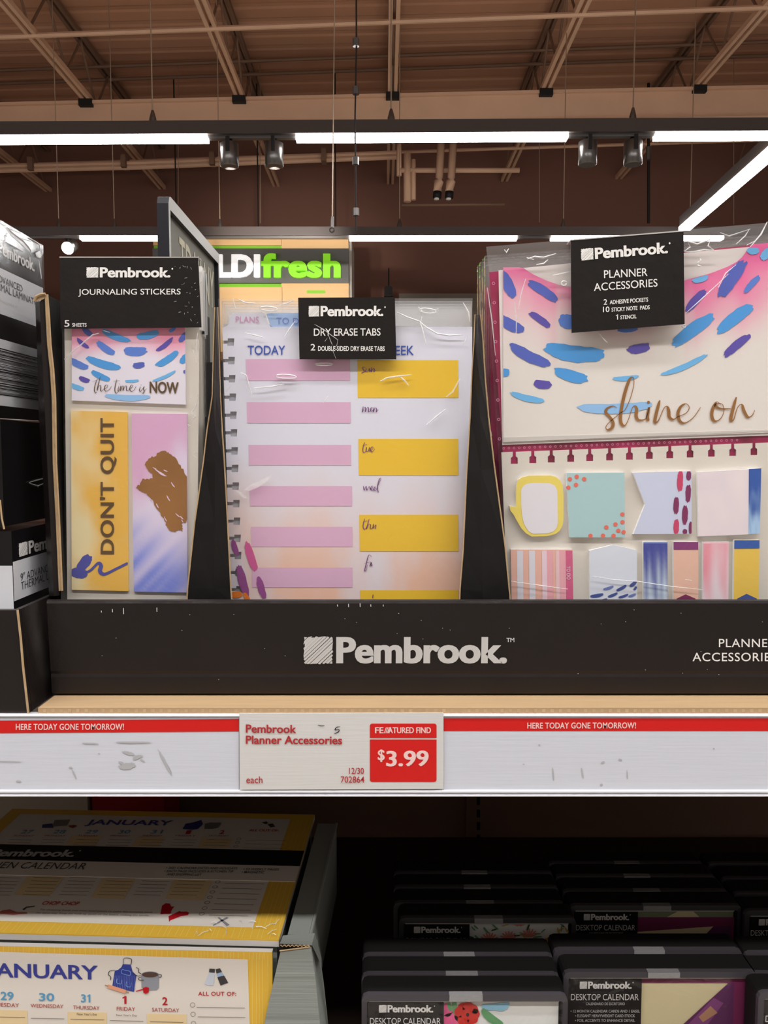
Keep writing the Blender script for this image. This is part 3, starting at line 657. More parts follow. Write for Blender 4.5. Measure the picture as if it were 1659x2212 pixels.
s_ = b.build('sticker_sheet', r)
sx, sy = .3164, .3164   # crop scale 1517/480 -> 3.16
BR = [(988, 455), (1010, 420), (1040, 398), (1060, 400), (1080, 370), (1115, 360), (1150, 372), (1190, 400), (1225, 450), (1255, 500), (1281, 545), (1281, 820), (1270, 850), (1245, 848), (1235, 862), (1250, 885), (1245, 908), (1215, 900), (1195, 912), (1168, 915), (1150, 895), (1130, 850), (1100, 800), (1070, 750), (1040, 700), (1000, 655), (965, 632), (930, 612), (950, 590), (975, 552), (1010, 555), (1040, 545), (1035, 520), (1010, 490)]
b = MB(); rr = random.Random(9); pts = []
for i in range(len(BR)):
    a_, c_ = BR[i], BR[(i + 1) % len(BR)]; edge = a_[0] > 1279 and c_[0] > 1279
    for k in range(4):
        t = k / 4; j = 0 if edge else 5
        pts.append(((a_[0] + (c_[0] - a_[0]) * t + rr.uniform(-j, j)) / 3.16, 860 + (a_[1] + (c_[1] - a_[1]) * t + rr.uniform(-j, j)) / 3.16))
b.poly(P1, [(min(x, 404), y) for x, y in pts], GOLD, .0029)
LTC = mat(214, 190, 214, .5)
for cx, cy, L, w, a in ((1085, 500, 70, 8, 30), (1110, 520, 60, 9, 25), (1130, 495, 30, 6, 20), (1180, 590, 40, 8, 55), (1150, 685, 40, 8, 60), (1075, 735, 30, 7, 60), (1030, 690, 26, 6, 50), (1130, 825, 36, 6, 62), (1215, 800, 40, 6, 40), (1240, 815, 30, 7, 45), (1055, 478, 30, 5, 25), (1245, 838, 24, 5, 60)):
    b.brush(P1, cx / 3.16, 860 + cy / 3.16, L / 3.16, w / 3.16, a, LTC, .0031, rag=.3)
b.build('bronze_brush_stroke', s_)
b = MB(); b.poly(P1, [(131, 556), (431, 557), (433, 900), (428, yb_ - 2), (143, yb_ - 2), (137, 900)], FILM, .0048); bag = b.build('clear_bag', r)
b = MB(); glint_tube(b, P1, [[(1475, 1100), (1465, 1200), (1472, 1290)], [(1440, 1580), (1410, 1610)], [(1475, 1560), (1465, 1640), (1440, 1690)], [(770, 1085), (820, 1100)], [(480, 1300), (560, 1230), (690, 1120), (740, 1105)], [(1440, 1230), (1470, 1340)]], 3.456, 0, 400, 1.6, GLINT_SCUFF_SOFT, .005)
glint_tube(b, P1, [[(1330, 60), (1305, 100), (1335, 125), (1295, 165)], [(1280, 180), (1300, 190)], [(1345, 370), (1330, 375)], [(1335, 400), (1320, 395)]], 3.16, 0, 860, 1.6, GLINT_SCUFF_SOFT, .005)
b.build('film_crease_glint', bag)
b = MB(); PH = VY(Y1p - .006)
b.slab(PH, [(129, 556), (428, 556.5), (435, 707), (131, 710)], BLACK, .0, .0006); b.slab(PH, [(128.5, 554), (428, 554.5), (428.5, 557), (128.5, 557)], mat(150, 145, 140), .0003, .009); h_ = b.build('header_card', r)
b = MB(); o_ = .0003
b.logo(PH, (187, 599.5), (368, 599.5), (187, 577.5), INKW, o_); b.text(PH, 'JOURNALING STICKERS', (169, 641), (390, 640), (169, 624.5), INKW, o_, .006)
b.text(PH, '5', (139, 706), (150, 706), (139, 691.5), INKW, o_, .008); b.text(PH, 'SHEETS', (156, 706), (187, 706), (156, 698), INKW, o_, .02)
b.build('lettering', h_)
b = MB(); rr = random.Random(5)
for _ in range(26): b.brush(PH, rr.gauss(405, 14), rr.uniform(575, 700), rr.uniform(2, 7), rr.uniform(.6, 1.4), rr.uniform(0, 180), GLINT_SCUFF_SOFT, .0004, n=8)
b.build('scuff_mark', h_)
for k in range(6):                                    # packs behind: their edges show on the right
    c_ = thing('sticker_pack', ORD[k] + ' journaling sticker pack from the front, only its right edge showing', 'sticker pack', r.location, group='journaling sticker packs in the left tray compartment')
    dy = .009 + k * .0045; dx = random.uniform(-.0015, 0) - k * .0006
    b = MB(); P_ = VY(Y1p + dy); 
    X0, X1 = P1.at(150, 900).x + dx, P1.at(433, 700).x + dx; zt1 = P1.at(300, 590).z - .002 * (k % 2)
    b.box((X0, Y1p + dy, zb1), (X1 - .0012, Y1p + dy + .0016, zt1), IVORY); b.build('backing_card', c_)
    b = MB(); b.box((X0, Y1p + dy - .0015, zt1 - .035), (X1 + .0005, Y1p + dy - .0009, zt1 + .006), BLACKM if k % 3 else INKW); b.box((X0, Y1p + dy + .0025, zt1 - .035), (X1 + .0005, Y1p + dy + .003, zt1 + .006), INKS); b.build('header_card', c_)
    b = MB(); b.box((X0 - .001, Y1p + dy - .0008, zb1), (X1 - .0002, Y1p + dy + .0024, zt1 + .001), FILM); b.build('clear_bag', c_)

# ================================================================== PACK COLUMN 2: dry erase tabs
Y2p = .540; P2_ = VY(Y2p)
yb_ = down(P2_, 750) - 3
r = thing('dry_erase_pack', 'front dry erase tabs pack with weekly planner page and black header', 'planner pack', (P2_.at(750, 1290).x, Y2p, zb1), group='dry erase tab packs in the middle compartment')
def wash(name, base, tint, P, py0, py1, scale=18, rough=.4):
    m = bpy.data.materials.new(name); m.use_nodes = True; nt = m.node_tree; L = nt.links.new; p = nt.nodes['Principled BSDF']
    g = nt.nodes.new('ShaderNodeNewGeometry'); sp = nt.nodes.new('ShaderNodeSeparateXYZ'); L(g.outputs['Position'], sp.inputs[0])
    mr = nt.nodes.new('ShaderNodeMapRange'); mr.inputs['From Min'].default_value = P.at(750, py0).z; mr.inputs['From Max'].default_value = P.at(750, py1).z; L(sp.outputs[2], mr.inputs[0])
    mp = nt.nodes.new('ShaderNodeMapping'); mp.inputs['Scale'].default_value = (1, 1, .35); L(g.outputs['Position'], mp.inputs[0])
    n = nt.nodes.new('ShaderNodeTexNoise'); n.inputs['Scale'].default_value = scale; n.inputs['Detail'].default_value = 4; L(mp.outputs[0], n.inputs['Vector'])
    a = nt.nodes.new('ShaderNodeMath'); a.operation = 'MULTIPLY'; L(mr.outputs[0], a.inputs[0]); 
    cr = nt.nodes.new('ShaderNodeMapRange'); cr.inputs['From Min'].default_value = .38; cr.inputs['From Max'].default_value = .62; L(n.outputs['Fac'], cr.inputs[0]); L(cr.outputs[0], a.inputs[1])
    mx = nt.nodes.new('ShaderNodeMix'); mx.data_type = 'RGBA'; mx.inputs[6].default_value = (*base, 1); mx.inputs[7].default_value = (*tint, 1); L(a.outputs[0], mx.inputs[0]); L(mx.outputs[2], p.inputs['Base Color'])
    p.inputs['Roughness'].default_value = rough; p.inputs['Specular IOR Level'].default_value = .3
    return m
PAGE = wash('planner_page_wash', lin(208, 207, 218, K), lin(226, 178, 156, K), P2_, 980, 1240)
hy = [739, 779, 818, 858, 897, 935, 974, 1012, 1050, 1088, 1126, 1163, 1200, 1237, 1274]
hx = lambda y: 505 + (y - 739) * .0335
lx = lambda y: 480 + (y - 700) * .03
out = [(585, 706), (1020, 706), (1019, 900), (1008, yb_), (500, yb_)]
for y in reversed(hy):
    X = hx(y); out += [(lx(y + 3.5), y + 3.5), (X - 14, y + 3.5), (X - 14, y + 8), (X, y + 8), (X + 1, y - 8), (X - 13, y - 8), (X - 13, y - 3.5), (lx(y - 3.5), y - 3.5)]
out += [(480, 708), (490, 704), (494, 700), (496, 682), (502, 676), (566, 675), (573, 679), (578, 696)]
b = MB(); b.slab(P2_, out, PAGE, .0024, .0008)
PINK = mat(205, 164, 190, .45); YEL = mat(222, 180, 48, .45); PURP = mat(120, 62, 124, .5, k=1.1); BLT = mat(52, 80, 168, .5, k=1.15)
def bar(x0, y0, x1, y1, m, sk=2): b.poly(P2_, [(x0, y0), (x1, y0 - 0), (x1 + sk * .6, y1), (x0 + sk, y1)], m, .0026)
for (x0_, x1_, y0_, y1_) in ((531, 756, 776, 822), (533, 757, 869, 914), (537, 758, 961, 1005), (539, 760, 1050, 1093), (542, 761, 1138, 1181), (544, 761, 1226, 1269)): bar(x0_, y0_, x1_, y1_, PINK, 1)
for (x0_, x1_, y0_, y1_) in ((772, 990, 778, 859), (774, 990, 948, 1027), (776, 990, 1112, 1191), (778, 990, 1275, 1300)): bar(x0_, y0_, x1_, y1_, YEL, 1)
MAG = mat(206, 88, 146, .5, k=1.15); PLU = mat(150, 76, 140, .5, k=1.15); ORA = mat(236, 120, 40, .5)
for cx, cy, L, w, a, m in ((508, 1183, 34, 12, 72, PLU), (543, 1203, 66, 17, 72, MAG), (525, 1254, 68, 18, 74, PLU), (565, 1270, 48, 15, 74, PLU), (510, 1284, 26, 14, 0, ORA), (533, 1290, 22, 10, 60, ORA)):
    b.brush(P2_, cx, cy, L, w, a, m, .0028, bend=.04, clip=(500, 600, 1000, 1330))
page = b.build('planner_page', r)
b = MB(); b.slab(P2_, [(575, 679), (583, 676), (700, 676), (700, 707), (590, 707), (584, 703)], mat(150, 180, 226, .45), .0016, .0006); b.build('page_tab', r)
b = MB(); b.slab(P2_, [(483, 700), (1012, 706), (1005, yb_), (502, yb_)], mat(176, 176, 182, .6), .0006, .003); b.build('backing_card', r)
b = MB(); o_ = .0028
b.text(P2_, 'TODAY', (535, 766.5), (616, 766.5), (535, 746.5), BLT, o_, .008); b.text(P2_, 'WEEK', (826, 767), (894, 767), (826, 747), BLT, o_, .008)
b.text(P2_, 'PLANS', (509, 697), (559, 698), (509, 683), mat(190, 120, 165, .5), o_, .002, sp=1.05); b.text(P2_, 'TO DO', (597, 700), (662, 701), (597, 686), mat(80, 110, 190, .5), .002, .002, sp=1.05)
b.build('lettering', page)
b = MB()
q1 = lambda st: [[(x / 2.676 + 440, y / 2.676 + 480) for x, y in s] for s in st]
q2 = lambda st: [[(x / 2.44 + 440, y / 2.44 + 900) for x, y in s] for s in st]
D = q1([[(935, 840), (920, 838), (922, 852), (930, 862), (912, 872)], [(940, 845), (936, 864), (948, 862), (958, 845), (958, 862), (968, 855)], [(972, 838), (968, 866), (980, 845), (986, 850), (984, 864), (993, 855)]])
D += q1([[(922, 1065), (917, 1098), (930, 1070), (936, 1075), (934, 1096), (948, 1070), (954, 1078), (952, 1097), (966, 1088), (975, 1072), (966, 1076), (966, 1092), (978, 1088), (985, 1070), (980, 1098), (992, 1074), (1000, 1080), (998, 1096), (1010, 1082)]])
D += q1([[(930, 1272), (920, 1310), (924, 1332), (938, 1322), (942, 1300), (938, 1322), (952, 1322), (958, 1300), (956, 1322), (968, 1318), (980, 1305), (974, 1298), (964, 1312), (972, 1328), (990, 1310)], [(918, 1290), (945, 1284)]])
D += q2([[(842, 365), (846, 388), (856, 366), (860, 388), (872, 368), (880, 384), (892, 370), (886, 366), (880, 382), (892, 388), (908, 376), (902, 370), (896, 386), (908, 388), (920, 360), (934, 328), (926, 330), (916, 370), (920, 400)]])
D += q2([[(848, 538), (840, 575), (846, 594), (858, 585)], [(838, 556), (864, 548)], [(872, 540), (858, 592), (870, 568), (880, 570), (878, 590), (892, 585), (896, 566), (892, 588), (908, 570), (904, 592)]])
D += q2([[(886, 738), (870, 730), (858, 770), (848, 812), (858, 806), (862, 780)], [(846, 776), (880, 766), (876, 788), (884, 768), (884, 786), (890, 780)]]) + [[(806, 1284), (805, 1292)]]
b.script(P2_, D, PURP, .0029, w0=.9, w1=1.9, tip=.6); b.build('handwritten_lettering', page)
b = MB(); b.poly(P2_, [(470, 646), (1021, 645), (1019, 900), (1008, yb_ - 1), (497, yb_ - 1), (482, 900)], FILM, .0046)
b.poly(P2_, [(472, 645), (1021, 644), (1020, 706), (474, 706)], FILMHAZE, .0038); bag = b.build('clear_bag', r)
b = MB()
cr2 = [[(1115, 520), (1180, 550), (1250, 575), (1270, 640), (1285, 700)], [(1250, 575), (1290, 610), (1350, 645), (1420, 655), (1500, 650)], [(1500, 465), (1530, 520), (1540, 575)], [(1525, 650), (1500, 710)], [(170, 440), (185, 500)], [(200, 445), (240, 465), (300, 470)], [(520, 450), (480, 470), (430, 478)], [(1255, 575), (1262, 545)]]
glint_tube(b, P2_, cr2, 2.676, 440, 480, 1.6, GLINT_WHITE, .005)
glint_tube(b, P2_, [[(1020, 920), (1060, 900), (1130, 890), (1200, 882)], [(1130, 890), (1160, 915), (1185, 945)], [(1480, 905), (1440, 980), (1400, 1010)], [(470, 660), (510, 600), (530, 570)], [(215, 870), (245, 885), (280, 1000)], [(130, 980), (160, 940)], [(290, 960), (400, 950), (465, 935)], [(690, 1045), (720, 1005)], [(240, 640), (300, 655), (340, 665)], [(1290, 1170), (1350, 1120), (1400, 1080)]], 2.676, 440, 480, 2.0, GLINT_SCUFF_SOFT, .005)
def loopc(cx, cy, rx, ry, rot=0): return [(cx + rx * math.cos(t) * math.cos(rot) - ry * math.sin(t) * math.sin(rot), cy + rx * math.cos(t) * math.sin(rot) + ry * math.sin(t) * math.cos(rot)) for t in [i * .6283 for i in range(11)]]
glint_tube(b, P2_, [loopc(475, 892, 62, 11, .05), loopc(695, 820, 52, 7), loopc(375, 500, 52, 12, .05), loopc(1295, 512, 50, 13, .1), [(1240, 490), (1262, 512), (1250, 525)], [(1340, 505), (1358, 500)]], 2.676, 440, 480, 1.5, GLINT_WHITE, .005)
for c4 in ([(215, 385), (245, 360), (320, 325), (362, 305), (330, 345), (290, 372), (240, 392)], [(170, 392), (195, 395), (230, 430), (205, 428)]):
    b.poly(P2_, [(x / 2.44 + 440, y / 2.44 + 900) for x, y in c4], GLINT_SCUFF_SOFT, .005)  # flat pale patches painted as broad highlights on the bag
b.build('film_crease_glint', bag)
PH = VY(Y2p - .008); b = MB(); b.slab(PH, [(644, 643), (853, 642), (856, 776), (647, 776)], BLACK, 0, .0008); h_ = b.build('header_card', r)
b = MB(); o_ = .0003
b.logo(PH, (667, 683.5), (828, 683), (667, 661), INKW, o_); b.text(PH, 'DRY ERASE TABS', (678, 725.5), (822, 725), (678, 709.5), INKW, o_, .006, sp=.98)
b.text(PH, '2', (671, 757), (681, 757), (671, 743), INKW, o_, .006); b.text(PH, 'DOUBLE-SIDED DRY ERASE TABS', (687, 758), (831, 758.5), (687, 747.5), INKW, o_, .016)
b.build('lettering', h_)
b = MB(); glint_tube(b, PH, [[(640, 590), (690, 618), (740, 655), (775, 680), (770, 710), (745, 740), (765, 790)], [(720, 650), (735, 690), (745, 712)], [(700, 690), (715, 668)]], 2.676, 440, 480, .7, GLINT_SCUFF_SOFT, .0008); b.build('film_crease_glint', h_)
for k in range(6):
    c_ = thing('dry_erase_pack', ORD[k] + ' dry erase tabs pack from the front, only its bag edges showing', 'planner pack', r.location, group='dry erase tab packs in the middle compartment')
    dy = .008 + k * .0075; dx = .0010 + k * .0003; X0, X1 = P2_.at(478, 900).x + dx - .001 - k * .0006, P2_.at(1019, 700).x + dx * .8; zt2_ = P2_.at(700, 646).z - .0005 * k
    b = MB(); b.box((X0 + .004, Y2p + dy, zb1), (X1 - .003, Y2p + dy + .0022, P2_.at(700, 705).z), mat(190, 190, 200)); b.build('planner_page', c_)
    b = MB(); b.box((X0, Y2p + dy - .0008, zb1), (X1, Y2p + dy + .003, zt2_), FILMHAZE if k < 4 else FILM); b.build('clear_bag', c_)

# ================================================================== PACK COLUMN 3: planner accessories
Y3p = .536; P3 = VY(Y3p); yb_ = down(P3, 1350) - 3
r = thing('planner_pack', 'front planner accessories pack with shine on pocket and sticky note pads', 'planner pack', (P3.at(1380, 1290).x, Y3p, zb1), group='planner accessory packs in the right compartment')
MAR = wash('maroon_stencil_wash', lin(164, 36, 84, 1.1), lin(124, 30, 56, 1.1), P3, 600, 640, 60)
b = MB(); b.slab(P3, [(1057, 588), (1600, 532), (1790, 512), (1790, yb_), (1102, yb_), (1085, 960)], MAR, .0008, .002)
LM = mat(196, 120, 150, .5)
for k in range(46):                                    # perforated rim of the stencil
    x = 1088 + k * 11.2; y = 968.5 - k * .40; b.disc(P3, x, y, 2.6, 2.8, LM, .0010, 8, ring=.45)
for k in range(9): b.disc(P3, 1066 + k * 1.6, 612 + k * 42, 3.5, 3.5, LM, .0010, 8, ring=.4)
b.build('maroon_stencil', r)
# pocket
b = MB(); b.slab(P3, [(1077, 584), (1300, 562), (1700, 526), (1790, 518), (1790, 936), (1085, 961)], mat(212, 204, 200, .5), .0018, .0008); pk = b.build('pocket', r)
top = [(1087, 577.5), (1128, 577), (1150, 592), (1180, 606), (1212, 617), (1260, 626), (1330, 630), (1400, 625), (1470, 608), (1530, 592), (1570, 577), (1598, 562), (1612, 545), (1620, 528), (1790, 514)]
cPi = lin(226, 96, 150, K); cIv = lin(212, 205, 198, K)
b = MB(); nx = 64
def topy(x):
    for (a_, ya_), (c_, yc_) in zip(top, top[1:]):
        if x <= c_: return ya_ + (yc_ - ya_) * (x - a_) / (c_ - a_)
    return top[-1][1]
def fD(x, y):
    t = topy(x); dd = (y - (t if (x < 1140 or x > 1600) else t - 8)) / 185
    return mixc(cPi, cIv, ss(-.15, 1.05, dd + .35 * ns(x * .012, y * .012, 2) + (.0 if x < 1500 else -.12) + (.22 if 1200 < x < 1480 else 0)))
for i in range(nx):
    xa_, xb_ = 1087 + (1790 - 1087) * i / nx, 1087 + (1790 - 1087) * (i + 1) / nx
    for j in range(22):
        def yy(x, j): return topy(x) + (955 - (x - 1087) * .036 - topy(x)) * (j / 22) ** 1.4
        q = [(xa_, yy(xa_, j)), (xb_, yy(xb_, j)), (xb_, yy(xb_, j + 1)), (xa_, yy(xa_, j + 1))]
        b.face([P3.at(*p, .0026) for p in q], PAINT, [fD(*p) for p in q])
b.slab(P3, [(1087, 945), (1700, 927), (1700, 930), (1087, 955)], mat(190, 184, 178, .5), .0028, .0006)
cl3 = (1087.5, 520, 1789, 950)
for cx, cy, L, w, a, m in ((1095, 614, 64, 24, 62, INDI), (1172, 629, 76, 20, 33, INDI), (1166, 691, 56, 15, 35, VIO), (1103, 699, 62, 24, 28, INDI), (1145, 766, 96, 24, 27, INDI), (1241, 758, 130, 36, 7, BLUE), (1234, 809, 74, 25, 15, BLUE), (1172, 829, 38, 19, 8, VIO),
                           (1091, 804, 20, 17, 0, BLUE), (1139, 857, 74, 14, 14, LTB), (1380, 751, 50, 20, -10, VIO), (1351, 815, 54, 10, -5, LTB), (1328, 876, 160, 22, -2, PALEB), (1478, 787, 108, 12, -24, LTB), (1498, 714, 112, 27, -36, BLUE), (1588, 689, 92, 27, -38, BLUE), (1592, 747, 70, 18, -39, VIO),
                           (1582, 603, 94, 28, -56, INDI), (1503, 650, 60, 18, -48, VIO), (1230, 693, 46, 30, 10, MID), (1355, 711, 46, 10, -3, MID), (1625, 614, 48, 13, -48, MID), (1627, 541, 26, 15, 0, LTB), (1655, 549, 30, 18, -50, LTB), (1513, 602, 36, 12, -15, LTB), (1690, 640, 60, 20, -60, INDI), (1700, 760, 70, 24, -45, BLUE)):
    b.brush(P3, cx, cy, L, w, a, m, .0029, clip=cl3, bend=.09 if abs(a) < 30 else -.05)
b.build('pocket_front', pk)
b = MB()
SO = [[(530, 315), (500, 302), (458, 318), (446, 350), (480, 390), (500, 430), (490, 465), (460, 480), (445, 462), (465, 430), (510, 390), (560, 350), (592, 325), (630, 240), (655, 140), (650, 88), (625, 100), (595, 180), (570, 280), (555, 380), (562, 435), (590, 446), (615, 400), (642, 320), (662, 300), (676, 325), (672, 375), (690, 406), (740, 400), (758, 360), (770, 310), (757, 380), (764, 414)],
      [(850, 258), (835, 310), (812, 415), (838, 412), (878, 322), (902, 305), (916, 335), (920, 382), (950, 402), (985, 382), (1045, 355), (1070, 312), (1045, 285), (1005, 308), (985, 362), (1000, 415), (1040, 428), (1100, 388), (1155, 310)],
      [(1308, 292), (1275, 272), (1246, 320), (1238, 375), (1258, 414), (1300, 400), (1328, 345), (1318, 290), (1275, 285), (1270, 305), (1310, 322), (1382, 322)],
      [(1422, 235), (1402, 305), (1380, 402), (1402, 402), (1430, 315), (1462, 290), (1480, 340), (1508, 384), (1540, 372), (1560, 332)]]
b.script(P3, SO, GOLD, .0032, 3.463, 1180, 790, 1.6, 7.2, tip=.35); b.disc(P3, 1180 + 765 / 3.463, 790 + 273 / 3.463, 3.4, 3.2, GOLD, .0032, 10); b.build('foil_lettering', pk)
# note card with disc notches
ct = lambda x: 977 - (x - 1083) * .0365
nc = [1111, 1151, 1191, 1233, 1274, 1317, 1360, 1403, 1447, 1491, 1537, 1583, 1629, 1676, 1722]
out = [(1083, 977)]
for x in nc:
    t = ct(x); out += [(x - 3.5, t), (x - 3.5, t + 10), (x - 7.5, t + 13), (x - 7.5, t + 26), (x + 7.5, t + 26), (x + 7.5, t + 13), (x + 3.5, t + 10), (x + 3.5, t)]
out += [(1790, 952), (1790, yb_), (1103, yb_)]
b = MB(); b.slab(P3, out, IVORY, .0022, .0010); card = b.build('note_card', r)
c4 = lambda pts: [(x / 2.68 + 1040, y / 2.68 + 920) for x, y in pts]
OF = .0052; TK = .0028
def pad(label, pts, m, extra=None):
    b = MB(); b.slab(P3, pts, m, OF, TK, mat(222, 220, 222, .5))
    if extra: extra(b)
    o = b.build('sticky_note_pad', r); o['label'] = label; return o
YB_ = mat(228, 200, 96, .5)
bub = [(200, 400), (202, 340), (212, 312), (235, 297), (270, 288), (400, 287), (435, 297), (458, 318), (470, 345), (475, 400), (475, 540), (470, 575), (455, 605), (430, 625), (380, 638), (290, 640), (258, 622), (230, 592), (205, 550), (185, 512), (168, 492), (162, 463), (200, 470)]
inn = [(230, 370), (240, 350), (262, 335), (300, 330), (395, 332), (425, 345), (440, 375), (443, 560), (436, 590), (415, 612), (385, 622), (300, 625), (272, 610), (245, 565), (235, 520), (230, 450)]
pad('yellow rimmed speech bubble note pad', c4(bub), YB_, lambda b: b.poly(P3, c4(inn), mat(212, 208, 214, .5), OF + .0002))
COR = mat(216, 104, 88, .5)
def ex(b):
    for x, y in ((512, 308), (552, 294), (595, 308), (547, 341), (503, 357), (816, 512), (817, 557), (776, 570), (723, 587), (793, 607), (823, 615), (631, 636), (704, 635), (765, 636)):
        q = c4([(x, y)])[0]; b.disc(P3, q[0], q[1], 4.9, 4.6, COR, OF + .0002, 12)
pad('pale teal square note pad with coral dots', c4([(492, 272), (828, 270), (831, 645), (510, 645)]), mat(162, 192, 194, .5), ex)
BUR = mat(130, 44, 92, .5, k=1.1); CRI = mat(204, 66, 104, .5, k=1.1)
def ex(b):
    for x, y, L, w, m in ((1150, 320, 118, 34, CRI), (1200, 288, 56, 28, BUR), (1197, 390, 100, 32, BUR), (1127, 460, 96, 32, BUR), (1178, 515, 110, 34, BUR), (1128, 585, 86, 32, CRI), (1210, 590, 70, 20, BUR), (1178, 612, 30, 26, BUR)):
        q = c4([(x, y)])[0]; b.brush(P3, q[0], q[1], L / 2.68, w / 2.68, 92, m, OF + .0002, bend=0, clip=(1367, 1018, 1494, 1153))
pad('lilac pennant shaped note pad with crimson brush dabs', c4([(877, 270), (1217, 262), (1216, 625), (880, 627), (948, 455)]), mat(192, 197, 218, .5), ex)
cB1, cB2 = lin(48, 84, 158, K), lin(160, 190, 222, K); cGr = lin(214, 202, 208, K); cGr2 = lin(224, 208, 210, K)
def ex(b):
    b.paint(P3, c4([(1252, 270), (1548, 250), (1546, 628), (1257, 640)]), lambda u, v: mixc(cGr, cGr2, .5 + .9 * ns(u * 3, v * 3, 6)), 8, 8, OF + .0002)
    b.paint(P3, c4([(1548, 250), (1620, 245), (1612, 622), (1546, 628)]), lambda u, v: mixc(cB1, cB2, ss(.35, 1, v + .3 * ns(u * 4, v * 4, 1))), 6, 16, OF + .0003)
pad('pale pink square note pad with blue side band', c4([(1252, 268), (1620, 245), (1612, 622), (1257, 642)]), mat(216, 202, 208, .5), ex)
PEA = mat(222, 172, 156, .5); PKL = mat(220, 160, 168, .5); DPK = mat(210, 96, 136, .5, k=1.15)
yb4 = (yb_ - 920) * 2.68
def ex(b):
    for xa_, xb_, m in ((205, 240, mat(208, 206, 214)), (275, 310, mat(208, 206, 214)), (350, 378, mat(220, 196, 206)), (378, 412, PKL), (430, 450, mat(226, 186, 190)), (450, 487, PKL)):
        b.poly(P3, c4([(xa_, 722), (xb_, 722), (xb_ + 8, yb4), (xa_ + 8, yb4)]), m, OF + .0002)
    b.poly(P3, c4([(487, 722), (527, 722), (537, yb4), (495, yb4)]), DPK, OF + .0002)
    b.text(P3, 'TO DO', c4([(492, 812)])[0], c4([(494, 890)])[0], c4([(514, 812)])[0], mat(236, 190, 206), OF + .0004, .01)
pad('striped peach and pink to do note pad', c4([(170, 715), (527, 715), (540, yb4), (180, yb4)]), PEA, ex)
NV = mat(66, 84, 152, .5, k=1.1); LV = mat(112, 128, 190, .5, k=1.1)
def ex(b):
    for x, y, L, w, a, m in ((735, 937, 62, 16, -18, LV), (810, 938, 66, 18, -28, NV), (878, 914, 50, 20, -38, NV), (668, 980, 76, 20, -10, NV), (760, 978, 60, 16, -22, NV), (822, 984, 60, 14, -18, NV), (890, 940, 26, 14, -50, NV), (872, 980, 46, 14, -20, LV), (700, 1010, 60, 18, -15, NV), (800, 1015, 60, 18, -15, LV)):
        q = c4([(x, y)])[0]; b.brush(P3, q[0], q[1], L / 2.68, w / 2.68, a, m, OF + .0002, rag=.03, clip=(1274, 1170, 1376, yb_))
pad('pale grey house shaped note pad with navy leaf dabs', c4([(625, 722), (765, 687), (900, 720), (904, yb4), (630, yb4)]), mat(206, 210, 222, .5), ex)
cI, cS = lin(66, 72, 148, K), lin(196, 210, 226, K)
pad('slim blue watercolour note pad', c4([(937, 672), (1077, 672), (1080, yb4), (940, yb4)]), mat(120, 140, 190, .5), lambda b: b.paint(P3, c4([(938, 680), (1077, 680), (1079, yb4), (940, yb4)]), lambda u, v: mixc(cI, cS, ss(.05, .6, v + .35 * ns(u * 5, v * 2.5, 12))), 8, 20, OF + .0002))
def ex(b):
    b.poly(P3, c4([(1112, 672), (1255, 672), (1255, 716), (1112, 716)]), mat(136, 58, 118, .5, k=1.1), OF + .0002); b.poly(P3, c4([(1130, 1000), (1182, 975), (1240, 1000), (1240, yb4), (1130, yb4)]), BUR, OF + .0002)
pad('slim peach note pad with purple top band', c4([(1112, 672), (1255, 672), (1256, yb4), (1114, yb4)]), mat(224, 178, 158, .5), ex)
cR, cRw = lin(228, 130, 146, K), lin(228, 206, 212, K)
pad('slim rose watercolour note pad', c4([(1284, 672), (1433, 672), (1425, yb4), (1280, yb4)]), mat(226, 180, 190, .5), lambda b: b.paint(P3, c4([(1284, 682), (1432, 682), (1425, yb4), (1281, yb4)]), lambda u, v: mixc(cR, cRw, ss(-.1, .9, v * .8 + .2 + .5 * ns(u * 3, v * 3, 15) + .2 * u)), 8, 16, OF + .0002))
def ex(b):
    b.poly(P3, c4([(1464, 662), (1610, 662), (1610, 709), (1463, 711)]), mat(52, 92, 170, .5, k=1.1), OF + .0002); b.poly(P3, c4([(1480, 1000), (1535, 972), (1595, 1000), (1595, yb4), (1480, yb4)]), NV, OF + .0002)
pad('slim yellow note pad with blue top band', c4([(1464, 660), (1610, 660), (1600, yb4), (1454, yb4)]), mat(226, 184, 78, .5), ex)
b = MB(); b.poly(P3, [(1050, 533), (1790, 470), (1790, yb_ - 1), (1102, yb_ - 1), (1075, 960), (1060, 750)], FILM, .0075)
b.poly(P3, [(1050, 533), (1790, 470), (1790, 512), (1600, 530), (1057, 588)], FILMHAZE, .0065); bag = b.build('clear_bag', r)
c3 = 2.596
b = MB()
glint_tube(b, P3, [[(310, 258), (350, 245), (400, 250), (470, 228)], [(305, 250), (345, 262)], [(360, 290), (400, 285), (425, 262)], [(180, 205), (192, 222), (205, 200)], loopc(515, 395, 15, 12), [(545, 330), (480, 345), (450, 350)],
               [(1190, 215), (1222, 192), (1208, 160), (1262, 175), (1335, 148), (1322, 185), (1358, 210), (1300, 206), (1250, 216), (1195, 218)], [(1270, 245), (1282, 265), (1262, 280), (1265, 295), (1288, 300)], [(1655, 50), (1620, 120), (1560, 190)], [(1590, 155), (1540, 180)], loopc(1187, 635, 9, 7)], c3, 1020, 460, 1.8, GLINT_WHITE, .0078)
glint_tube(b, P3, [[(236, 500), (248, 600), (246, 690)], [(300, 370), (275, 450), (258, 540)], [(1480, 175), (1530, 130), (1555, 90)], [(1390, 110), (1440, 130), (1560, 90)], [(1380, 420), (1420, 340), (1480, 290)], [(1200, 560), (1290, 480), (1440, 340)], [(690, 650), (740, 710), (760, 730)], [(85, 420), (110, 600), (130, 800)], [(90, 1150), (110, 1250)]], c3, 1020, 460, 1.4, GLINT_SCUFF_SOFT, .0078)
